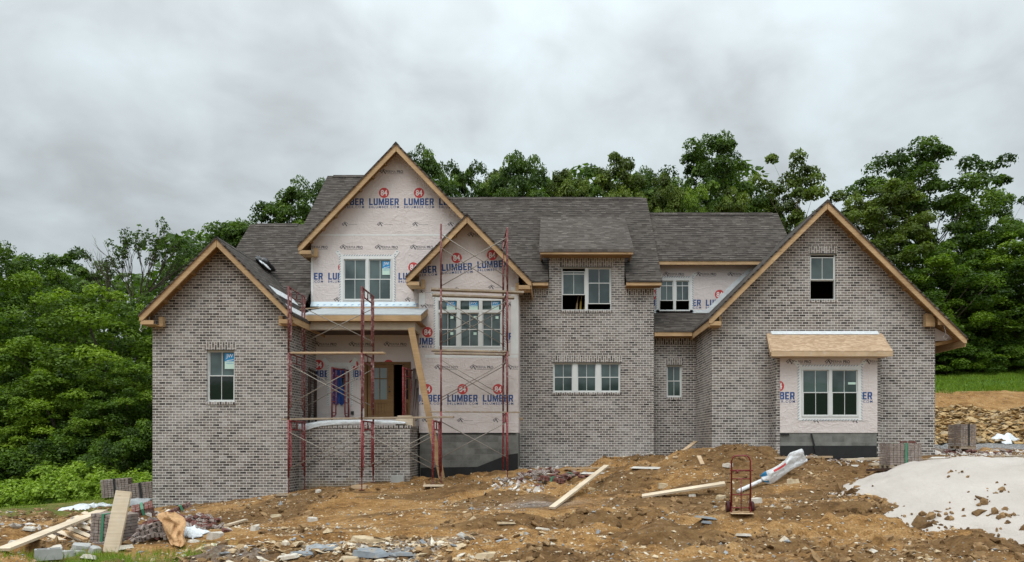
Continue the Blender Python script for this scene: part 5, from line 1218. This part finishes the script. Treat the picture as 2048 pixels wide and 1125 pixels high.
def sand_z(x, y):
    i = np.argmin((wx-x)**2+(wy_-y)**2); return float(wz.ravel()[i])
P = []
for c_px, c_py, n in ((1885, 1035, 22), (2010, 1040, 26), (1975, 1025, 14), (1990, 985, 8), (1905, 950, 7), (1710, 1000, 5), (1850, 1050, 14), (1960, 1000, 8)):
    for _ in range(n):
        px, py = random.gauss(c_px, 18), random.gauss(c_py, 7)
        Ys = np.linspace(11, 20, 300); xs = (px-CX)*Ys/F; zs = (CY-py)*Ys/F; sz_ = np.array([sand_z(a_, b_) for a_, b_ in zip(xs[::6], Ys[::6])]); j = np.argmax(zs[::6] < sz_); P.append((xs[::6][j], Ys[::6][j], sz_[j]))
for _ in range(170):
    an = random.uniform(2.6, 5.6); q_ = random.gauss(.96, .05); cx_, sy_ = math.cos(an), math.sin(an); x_ = sx0+(4.05 if cx_ < 0 else 7.0)*cx_*q_; y_ = sy0+(3.3 if sy_ < 0 else 3.2)*sy_*q_
    P.append((x_, y_, max(sand_z(x_, y_), gz(x_, y_))))
P = np.array(P); scatter(P, np.exp(rng.normal(size=len(P))*.5)*.04, .8, ICO, ICF, 'clod', 'dirt_lumps', 'brown dirt lumps fallen on the pale sand pile', 'dirt')

# ------------------------------------------------------------------ loose things on the ground
BRK = MB(); BRK.box(-.095, .095, -.045, .045, 0, .057, 0)
for dx in (-.055, 0, .055): BRK.box(dx-.014, dx+.014, -.014, .014, .0571, .0585, 1)
BM_RED = BRK.build('brick', ['brick_red', 'plastic_black']); BM_GRY = BRK.build('brick', ['brick_loose', 'plastic_black'])
for o in (BM_RED, BM_GRY): COL.objects.unlink(o)
def brick(p, e, red, label, group):
    o = (BM_RED if red else BM_GRY).copy(); COL.objects.link(o); o.location = p; o.rotation_euler = e; return tag(o, label, 'brick', group)
def heap(cx_, cy_, n, sx_, sy_, hh, redp, label, group, seed):
    r_ = random.Random(seed)
    for k in range(n):
        a, b = max(-1.9, min(1.9, r_.gauss(0, .75))), max(-1.9, min(1.9, r_.gauss(0, .75))); x, y = cx_+a*sx_, cy_+b*sy_
        z = gz(x, y)+hh*math.exp(-(a*a+b*b)*.9)*r_.uniform(.5, 1.0)
        brick((x, y, z), (r_.uniform(-.6, .6), r_.uniform(-.6, .6), r_.uniform(0, 3.14)), r_.random() < redp, label, group)
c1 = hit(300, 1072); heap(c1.x+.05, c1.y+.6, 95, .60, .5, .40, .6, 'loose brick in the tumbled pile left of the orange cloth', 'bricks in the pile by the orange cloth', 1)
c2 = hit(402, 1052); heap(c2.x, c2.y, 36, .32, .28, .25, .55, 'loose brick in the small pile below the left wall corner', 'bricks in the pile below the wall corner', 2)
c3 = hit(1092, 968); heap(c3.x, c3.y+.5, 70, .75, .6, .26, .55, 'loose brick in the rubble before the centre brick wall', 'bricks in the rubble before the centre wall', 3)
c4 = hit(1925, 908); heap(c4.x, c4.y, 24, 1.1, .5, .12, .65, 'loose brick in the rubble right of the garage corner', 'bricks in the rubble by the garage corner', 4)
heap(c1.x+.25, c1.y+.2, 36, 1.0, .55, .10, .6, 'stray brick strewn round the tumbled pile at lower left', 'stray bricks round the tumbled pile', 5)
for k, (px, py, a_, b_, c__, lb) in enumerate(((112, 1103, .16, .12, .07, 'pale broken slab leaning on the corner concrete block'), (178, 1116, .20, .12, .06, 'pale broken slab at the bottom edge left of the upright plank'), (250, 1098, .17, .12, .07, 'pale broken slab right of the upright plank'), (388, 1084, .15, .10, .05, 'pale flat chip right of the orange cloth foot'), (455, 1062, .13, .09, .06, 'pale chip beyond the broken slab right of the white bag'), (60, 1060, .14, .10, .06, 'pale chip above the long plank at far left'), (28, 1088, .12, .09, .08, 'pale lump above the long plank near the left edge'))):
    stone('stone', hit(px, py), (a_, b_, c__), 'stone_pale', lb, 500+k, random.uniform(-.6, .6), (random.uniform(-.3, .3), random.uniform(-.3, .3)), 'loose stones lying on the dirt')
for k, (q0, q1, wd_, mt, lb) in enumerate((((115, 1062), (172, 1088), .09, 'lumber', 'short tan runner board in front of the leaning pallet'), ((150, 1040), (200, 1030), .12, 'plank_grey', 'grey board behind the long plank at far left'), ((240, 1040), (300, 1018), .14, 'plank_grey', 'grey board lying between the upright plank and the wall corner'), ((455, 1056), (492, 1046), .10, 'plank_pale', 'small pale board right of the broken slab at lower left'))):
    m = MB(); a_, b_ = hit(*q0), hit(*q1); a_.z += .06; b_.z += .07; m.bar(a_, b_, wd_, .04); tag(m.build('board', mt), lb, 'board')
# a fallen neat stack: rows of bricks leaning like books
r_ = random.Random(6); a = hit(255, 1090); b = hit(345, 1084)
for row in range(3):
    for k in range(13-row*2):
        f_ = (k+.5*row)/15; p = Vector(a).lerp(Vector(b), f_); p.y += .18*math.sin(f_*3)+row*.13; p.z = gz(p.x, p.y)+.06+row*.075+.06*math.sin(f_*3.14)
        p.x += r_.uniform(-.03, .03); p.y += r_.uniform(-.05, .05)
        brick(p, (R(80)+r_.uniform(-.3, .3), r_.uniform(-.3, .2)-.3+f_*.5, R(90)+r_.uniform(-.35, .35)), False, 'grey brick in the slumped row in front of the tumbled pile', 'bricks slumped in a row')
def brick_stack(name, p, nx_, ny_, nz_, rz, tilt, red, label, strap='strap_green', group=None, cell=(.098, .20, .0655), pallet=True):
    T = thing(name, label, 'brick stack', p, rz, group); T.rotation_euler = (tilt[0], tilt[1], rz)
    m = MB(); r_ = random.Random(hash(label) % 1000 if False else len(label)); z0 = .12 if pallet else 0
    Wx, Wy = nx_*cell[0], ny_*cell[1]
    for i in range(nx_):
        for j in range(ny_):
            for k in range(nz_):
                if 0 < i < nx_-1 and 0 < j < ny_-1 and 0 < k < nz_-1: continue
                o_ = r_.uniform(-.008, .008); m.box(-Wx/2+i*cell[0]+.006, -Wx/2+(i+1)*cell[0]-.006, -Wy/2+j*cell[1]+.003+o_, -Wy/2+(j+1)*cell[1]-.003+o_, z0+k*cell[2]+.005, z0+(k+1)*cell[2]-.005)
    m.build('bricks', 'brick_red' if red else 'brick_loose', T); Hs = z0+nz_*cell[2]
    if strap:
        s_ = MB(); xs = 0.0
        s_.box(xs-.03, xs+.03, -Wy/2-.018, -Wy/2-.012, z0, Hs+.006); s_.box(xs-.03, xs+.03, Wy/2+.012, Wy/2+.018, z0, Hs+.006); s_.box(xs-.03, xs+.03, -Wy/2-.018, Wy/2+.018, Hs+.006, Hs+.012); s_.build('strap', strap, T)
    if pallet:
        q = MB()
        for yy in (-Wy/2+.05, 0, Wy/2-.05): q.box(-Wx/2, Wx/2, yy-.04, yy+.04, .0, .09)
        for k in range(5): xx = -Wx/2+.06+k*(Wx-.12)/4; q.box(xx-.05, xx+.05, -Wy/2, Wy/2, .091, .118)
        q.build('pallet', 'plank_grey', T)
    return T
p = hit(1815, 944); p.y += .4
bs_ = brick_stack('brick_stack', (p.x, p.y, gz(p.x, p.y)-.02), 9, 3, 9, R(2), (0, 0), False, 'square strapped stack of grey bricks on a pallet in front of the garage right side')
for k, (dx, e) in enumerate(((.05, .4), (.28, -.7))): brick((p.x+dx, p.y-.1, gz(p.x, p.y)+.695), (0, 0, e), True, ['red brick lying crosswise on the square strapped stack, left one', 'red brick lying on the square strapped stack, right one'][k], 'bricks on the strapped stack')
p = W(1924, 903, 25.3); p.z = gz(p.x, p.y)
brick_stack('brick_stack', (p.x, p.y, p.z), 7, 3, 12, R(14), (0, 0), False, 'tall dark stack of bricks on a pallet beside the gravel right of the garage', 'strap_black')
p = hit(232, 1004); p.y += .45
brick_stack('brick_stack', (p.x-.22, p.y, gz(p.x, p.y)), 8, 3, 9, R(18), (0, R(-4)), False, 'leaning stack of grey bricks with a black strap beside the weeds, left half', 'strap_black', None, (.098, .20, .0655), False)
brick_stack('brick_stack', (p.x+.52, p.y+.22, gz(p.x+.5, p.y)+.02), 7, 3, 9, R(16), (0, R(-6)), False, 'leaning stack of grey bricks with a black strap beside the weeds, right half', 'strap_black', None, (.098, .20, .0655), False)
p = hit(200, 1088); p.y += .35
brick_stack('brick_stack', (p.x+.05, p.y, gz(p.x, p.y)), 6, 3, 9, R(-10), (0, R(4)), False, 'grey brick stack behind the upright pale plank', 'strap_green', None, (.098, .20, .0655), False)
p = hit(275, 1035); brick_stack('brick_stack', (p.x, p.y+.3, gz(p.x, p.y)), 5, 3, 4, R(30), (R(12), R(-14)), True, 'tilted red brick bundle with green straps beside the left wall corner', 'strap_green', None, (.098, .20, .0655), False)
p = hit(360, 1025); brick_stack('brick_stack', (p.x, p.y+.1, gz(p.x, p.y)+.04), 5, 1, 2, R(35), (0, R(-22)), True, 'small red brick bundle with a green strap against the left wall', 'strap_green', None, (.098, .20, .0655), False)
p = hit(1112, 970); brick_stack('brick_stack', (p.x-.1, p.y+.25, gz(p.x, p.y)+.08), 8, 1, 2, R(-22), (0, R(8)), True, 'fallen row of red bricks with green straps in the rubble, left row', 'strap_green', None, (.098, .20, .0655), False)
p = hit(1140, 962); brick_stack('brick_stack', (p.x, p.y+.3, gz(p.x, p.y)+.08), 7, 1, 2, R(38), (0, R(-8)), True, 'fallen row of red bricks with green straps in the rubble, right row', 'strap_green', None, (.098, .20, .0655), False)
# planks
def gp(px, py, up=.03): p = hit(px, py); p.z += up; return p
def plank_on(px0, py0, px1, py1, wd, th, mat, label, lift=(0.03, .03), up=(0, 0, 1), name='plank'):
    m = MB(); m.bar(gp(px0, py0, lift[0]), gp(px1, py1, lift[1]), wd, th, 0, up); return tag(m.build(name, mat), label, name)
m = MB(); a, b = gp(1104, 1020, .04), W(1213, 932, 20.2); b.z = max(b.z, gz(b.x, b.y)+.04); m.bar(a, b, .16, .05); tag(m.build('plank', 'plank_pale'), 'long pale plank lying up the slope in the centre of the yard', 'plank')
m = MB(); a, b = gp(1284, 996, .04), W(1450, 967, 17.0); b.z = max(b.z, gz(b.x, b.y)+.03); m.bar(a, b, .20, .05, 0, up=(0, -.25, 1)); tag(m.build('plank', 'plank_pale'), 'wide grey white plank bridging the hollow left of the hand truck', 'plank')
m = MB(); m.bar(gp(1350, 920, .05), W(1391, 884, 23.7), .14, .04); tag(m.build('plank', 'board_tan'), 'brown board leaning in the corner beside the garage side wall', 'board')
m = MB(); m.bar(gp(1130, 942, .05), gp(1218, 940, .06), .14, .05); tag(m.build('plank', 'board_tan'), 'tan board lying flat behind the rubble before the centre wall', 'board')
m = MB(); a = gp(1397, 916, .04); b = gp(1405, 932, .03); m.bar(a, b, .12, .05); tag(m.build('wood_block', 'board_tan'), 'short tan wood offcut lying on the dirt mound', 'wood block')
m = MB(); m.bar(gp(1030, 825.5, .0) if False else W(1032, 838, 23.4), W(1046, 838, 23.4), .09, .09); tag(m.build('wood_block', 'board_tan', H), None)
m = MB(); m.bar(gp(4, 1108, .05), W(204, 1022, 15.6), .24, .05); tag(m.build('plank', 'plank_pale'), 'longest pale plank lying at far left, running from the left edge to the brick stacks', 'plank')
p = hit(218, 1108); m = MB(); m.bar((p.x, p.y, p.z-.15), (p.x+.13, p.y+.25, p.z+1.17), .30, .045, 0, up=(.0, -1, .2)); tag(m.build('plank', 'plank_pale'), 'wide pale plank standing upright against the brick stack at bottom left', 'plank')
for k, (x0, y0, x1, y1, lb) in enumerate(((1555, 921, 1700, 917, 'tan board along the foot of the garage bay, left one'), (1690, 924, 1800, 920, 'pale board along the garage foot beside the brick stack'), (1740, 934, 2040, 924, 'long pale board lying behind the sand pile, nearest of the row'), (1850, 924, 2060, 916, 'long grey board lying behind the sand pile, farther of the row'), (1735, 945, 1785, 943, 'short dark beam before the strapped stack'))):
    plank_on(x0, y0, x1, y1, .20, .06, ['board_tan', 'plank_pale', 'plank_pale', 'plank_grey', 'scaffold_bronze'][k], lb, (.06, .06))
m = MB(); p = hit(720, 976); m.box(p.x-.22, p.x+.22, p.y-.14, p.y+.14, p.z-.02, p.z+.08); tag(m.build('wood_block', 'board_tan'), 'tan wood pad under the middle foot of the porch scaffold', 'wood block')
m = MB(); p = hit(868, 974); m.box(p.x-.3, p.x+.3, p.y-.12, p.y+.12, p.z, p.z+.045); tag(m.build('wood_block', 'plank_pale'), 'pale wood pad under the scaffold foot beside the leaning timber', 'wood block')
p = hit(585, 992); m = MB(); m.box(p.x-.45, p.x+.15, p.y-.1, p.y+.1, p.z, p.z+.05); tag(m.build('wood_block', 'plank_grey'), 'grey board on the ground at the right corner of the left wing', 'board')
# pallet
p = hit(148, 1078); T = thing('pallet', 'pale wooden pallet leaning below the long plank at far left', 'pallet', (p.x, p.y+.15, p.z+.14), R(-28)); T.rotation_euler = (R(26), R(12), R(-22))
for k in range(6): m = MB(); m.box(-.5, .5, -.45+k*.17, -.45+k*.17+.09, .05, .07); m.build('slat', 'plank_pale', T)
for xx in (-.48, 0, .44): m = MB(); m.box(xx, xx+.045, -.47, .52, -.05, .049); m.build('runner', 'lumber', T)
# concrete blocks
def cmu(p, e, mat, label, parent=None):
    m = MB(); L, Wd, Ht = .39, .19, .19
    m.box(-L/2, L/2, -Wd/2, -Wd/2+.032, 0, Ht); m.box(-L/2, L/2, Wd/2-.032, Wd/2, 0, Ht)
    for x in (-L/2, -.016, L/2-.032): m.box(x, x+.032, -Wd/2+.032, Wd/2-.032, 0, Ht)
    o = m.build('concrete_block', mat); o.location = p; o.rotation_euler = e; return tag(o, label, 'concrete block')
cmu(hit(97, 1120), (0, 0, R(35)), 'concrete_grey', 'hollow concrete block at the bottom left corner, nearest the camera')
cmu(hit(155, 1112), (R(85), 0, R(-12)), 'concrete_grey', 'concrete block on its side left of the upright plank')
stone('concrete_piece', hit(165, 1097), (.22, .12, .09), 'concrete_grey', 'broken grey concrete piece resting above the concrete block', 301, .4, (.2, .1), None, 'concrete')
stone('concrete_piece', hit(190, 1105), (.14, .12, .12), 'concrete_grey', 'broken concrete lump tight against the upright plank', 302, .1, (.1, .3), None, 'concrete')
p = W(796, 964, 21.55); m = MB(); m.box(p.x-.2, p.x+.2, 21.45, 21.65, p.z-.1, p.z+.19); tag(m.build('concrete_block', 'concrete_grey'), 'grey concrete block against the foot of the low porch wall', 'concrete block')
# cloths and sheets
def drape(name, px0, py0, px1, py1, wd, hh, mat, label, cat, seed, n=22, mrows=16):
    a, b = hit(px0, py0), hit(px1, py1); d = (b-a); sd = Vector((-d.y, d.x, 0)).normalized(); rows = []
    for i in range(mrows):
        row = []
        for j in range(n):
            u_, v_ = j/(n-1), 2*i/(mrows-1)-1
            k1 = float(fbm(np.array([u_*3.1+seed]), np.array([v_*1.7]), 1.3, 3, seed)[0]); k2 = float(fbm(np.array([u_*5+seed]), np.array([v_*4.]), 1.6, 3, seed+9)[0])
            wloc = wd/2*(1+1.1*float(fbm(np.array([u_*4.]), np.array([seed*1.]), 1, 2, seed+3)[0]))
            q = a+d*(u_+.18*float(fbm(np.array([v_*3.]), np.array([seed*2.+(u_ > .5)*5]), 1, 2, seed)[0]))+sd*v_*wloc; q.x += k2*.10; q.y += k1*.10
            ed = max(0, 1-v_*v_)**.5*max(0, math.sin(math.pi*u_))**.5
            q.z = gz(q.x, q.y)+.015+hh*ed*(.75+1.1*k1)+.16*abs(k2)*min(1, hh*5)*(.3+ed)
            row.append(q)
        rows.append(row)
    return cloth(name, rows, mat, label, cat, 1)
rows = []; r_ = random.Random(21); Yb = hit(356, 1092).y
for k, (y_, xa_, xb_) in enumerate(((1026, 322, 350), (1030, 315, 362), (1037, 313, 370), (1045, 324, 374), (1053, 327, 371), (1062, 329, 367), (1071, 333, 366), (1080, 336, 370), (1088, 339, 375), (1093, 346, 366))):
    row = []
    for q_ in range(9):
        f_ = q_/8; row.append(W(xa_+(xb_-xa_)*f_+r_.uniform(-2.5, 2.5), y_+r_.uniform(-2.5, 2.5), Yb+.75*(1-k/9)-.14*math.sin(math.pi*f_)+r_.uniform(-.2, .2)))
    rows.append(row)
cloth('cloth', rows, 'orange_cloth', 'crumpled orange tan cloth lying over the brick pile', 'cloth', 2)
drape('plastic_bag', 362, 1066, 404, 1074, .35, .16, 'sheet_white', 'crumpled white bag with green print right of the orange cloth', 'bag', 5)
drape('plastic_sheet', 138, 1022, 205, 1010, .7, .12, 'sheet_white', 'white sheet lying flat behind the long plank at far left', 'plastic sheet', 7)
drape('plastic_sheet', 225, 1014, 300, 1000, .6, .14, 'felt_grey', 'grey white sheet lying between the leaning stack and the wall corner', 'plastic sheet', 9)
drape('tarp', 1745, 962, 1775, 956, .35, .10, 'blue_tarp', 'small bright blue tarp at the left end of the sand pile', 'tarp', 11)
drape('plastic_bag', 1995, 886, 2035, 884, .7, .35, 'sheet_white', 'white bag lying at the foot of the rock bank', 'bag', 13)
drape('plastic_bag', 190, 1062, 205, 1052, .25, .06, 'sheet_white', 'small white wrapper on the grey stack behind the upright plank', 'wrapper', 15)
# white pipe in its plastic sleeve
p0 = gp(1476, 988, .06); p1 = W(1612, 921, 18.8); p1.z = max(p1.z, gz(p1.x, p1.y)+.15)
m = MB(); m.tube([p0, p1], .05, 14); tag(m.build('pipe', 'plastic_white'), 'white plastic pipe lying up the slope behind the hand truck', 'pipe')
top_ = [(1520, 949), (1532, 944), (1546, 937), (1560, 929), (1571, 921), (1575, 911), (1580, 905), (1592, 901), (1604, 897)]
bot_ = [(1529, 966), (1541, 971), (1552, 962), (1566, 953), (1578, 945), (1588, 938), (1592, 936), (1602, 932), (1613, 924)]
ax = (p1-p0).normalized()
def on_pipe(px):  # depth along the pipe at a given picture column
    lo, hi = 0.0, 1.25
    for _ in range(30):
        md = (lo+hi)/2; q = p0+(p1-p0)*md
        if CX+q.x*F/q.y < px: lo = md
        else: hi = md
    return (p0+(p1-p0)*lo).y
rows = []; r_ = random.Random(8)
for (ax_, ay_), (bx_, by_) in zip(top_, bot_):
    row = []
    for k in range(7):
        f_ = k/6; px, py = ax_+(bx_-ax_)*f_, ay_+(by_-ay_)*f_; Yp = on_pipe(px)
        row.append(W(px, py, Yp-.06-.07*math.sin(math.pi*f_)+r_.uniform(-.07, .07))+Vector((r_.uniform(-.02, .02), 0, r_.uniform(-.025, .025))))
    rows.append(row)
cloth('plastic_sleeve', rows, 'plastic_white', 'white plastic sleeve pulled over the pipe with a flared open end', 'plastic sleeve', 2, .006)
sv = COL.objects[-1].data; sv.materials.append(MATS['sticker_blue']); sv.materials.append(MATS['ink_red'])
for q_ in (0, 1, 4): sv.polygons[q_].material_index = 1
for q_ in (13, 19): sv.polygons[q_].material_index = 2
# hand truck
p = hit(1482, 1030); T = thing('hand_truck', 'dark red two wheeled hand truck standing upright in the dirt', 'hand truck', (p.x, p.y, p.z+.0), R(-4))
m = MB(); hw = .20
L = [(-hw, 0, .16), (-hw, 0, 1.12), (-hw+.03, 0, 1.20), (-hw+.08, 0, 1.235), (hw-.08, 0, 1.235), (hw-.03, 0, 1.20), (hw, 0, 1.12), (hw, 0, .16)]; m.tube(L, .018, 9)
m.build('frame', 'truck_red', T, True, False)
for z in (.92, .74, .40, .12):
    m = MB(); m.tube([(-hw, -.005, z), (hw, -.005, z)], .012 if z < .9 else .018, 8); m.build('crossbar', 'truck_red', T, True, False)
m = MB(); m.tube([(0, -.012, .05), (0, -.012, .74)], .011, 8); m.build('centre_bar', 'truck_red', T, True, False)
m = MB(); m.tube([(-hw-.03, 0, .92), (hw+.06, 0, .92)], .012, 8); m.box(-.10, -.06, -.03, .02, .86, .92); m.build('clip_bar', 'truck_red', T, True, False)
m = MB(); m.box(-.24, .24, -.18, .02, .0, .012); m.box(-.20, .20, .008, .02, .0125, .045); m.build('toe_plate', 'board_tan', T)
for s in (-1, 1):
    m = MB(); m.prism([(.03, .02), (.15, .10), (.03, .45), (-.01, .45), (-.01, .02)], 'x', s*(hw)-.012, s*(hw)+.012); m.build('side_plate', 'truck_red', T)
    w_ = empty('wheel'); w_.parent = T; w_.location = (s*(hw+.055), .12, .125)
    m = MB(); pr_ = [(-.035, .06), (-.035, .115), (-.02, .127), (.02, .127), (.035, .115), (.035, .06)]; n = 20; vs = []; fs = []
    for k in range(n):
        a = 2*math.pi*k/n
        for (xx, rr0) in pr_: vs.append((xx, math.cos(a)*rr0, math.sin(a)*rr0))
    for k in range(n):
        for j in range(6): fs.append((k*6+j, k*6+(j+1) % 6, ((k+1) % n)*6+(j+1) % 6, ((k+1) % n)*6+j))
    m.add(vs, fs); m.build('tyre', 'rubber', w_, True, False)
    m = MB(); m.tube([(-.03, 0, 0), (.03, 0, 0)], .062, 16); m.build('rim', 'truck_red', w_, False, False)
# mortar splashes: thin crusts along the foot of the brickwork
for k, (px, py, a, b) in enumerate(((1300, 935, .7, .25), (1090, 947, .8, .2), (1200, 946, .7, .2), (1900, 915, .8, .3), (1700, 930, .5, .2))):
    p = hit(px, py); stone('mortar_crust', p-Vector((0, 0, .03)), (a, b, .05), 'mortar_splash', ['pale mortar crust on the dirt mound before the recess', 'pale mortar crust under the brick rubble before the centre wall', 'pale mortar crust at the foot of the centre wall', 'pale mortar crust right of the strapped stack', 'pale mortar crust before the garage bay'][k], 400+k, .3, (.02, .02), None, 'mortar')
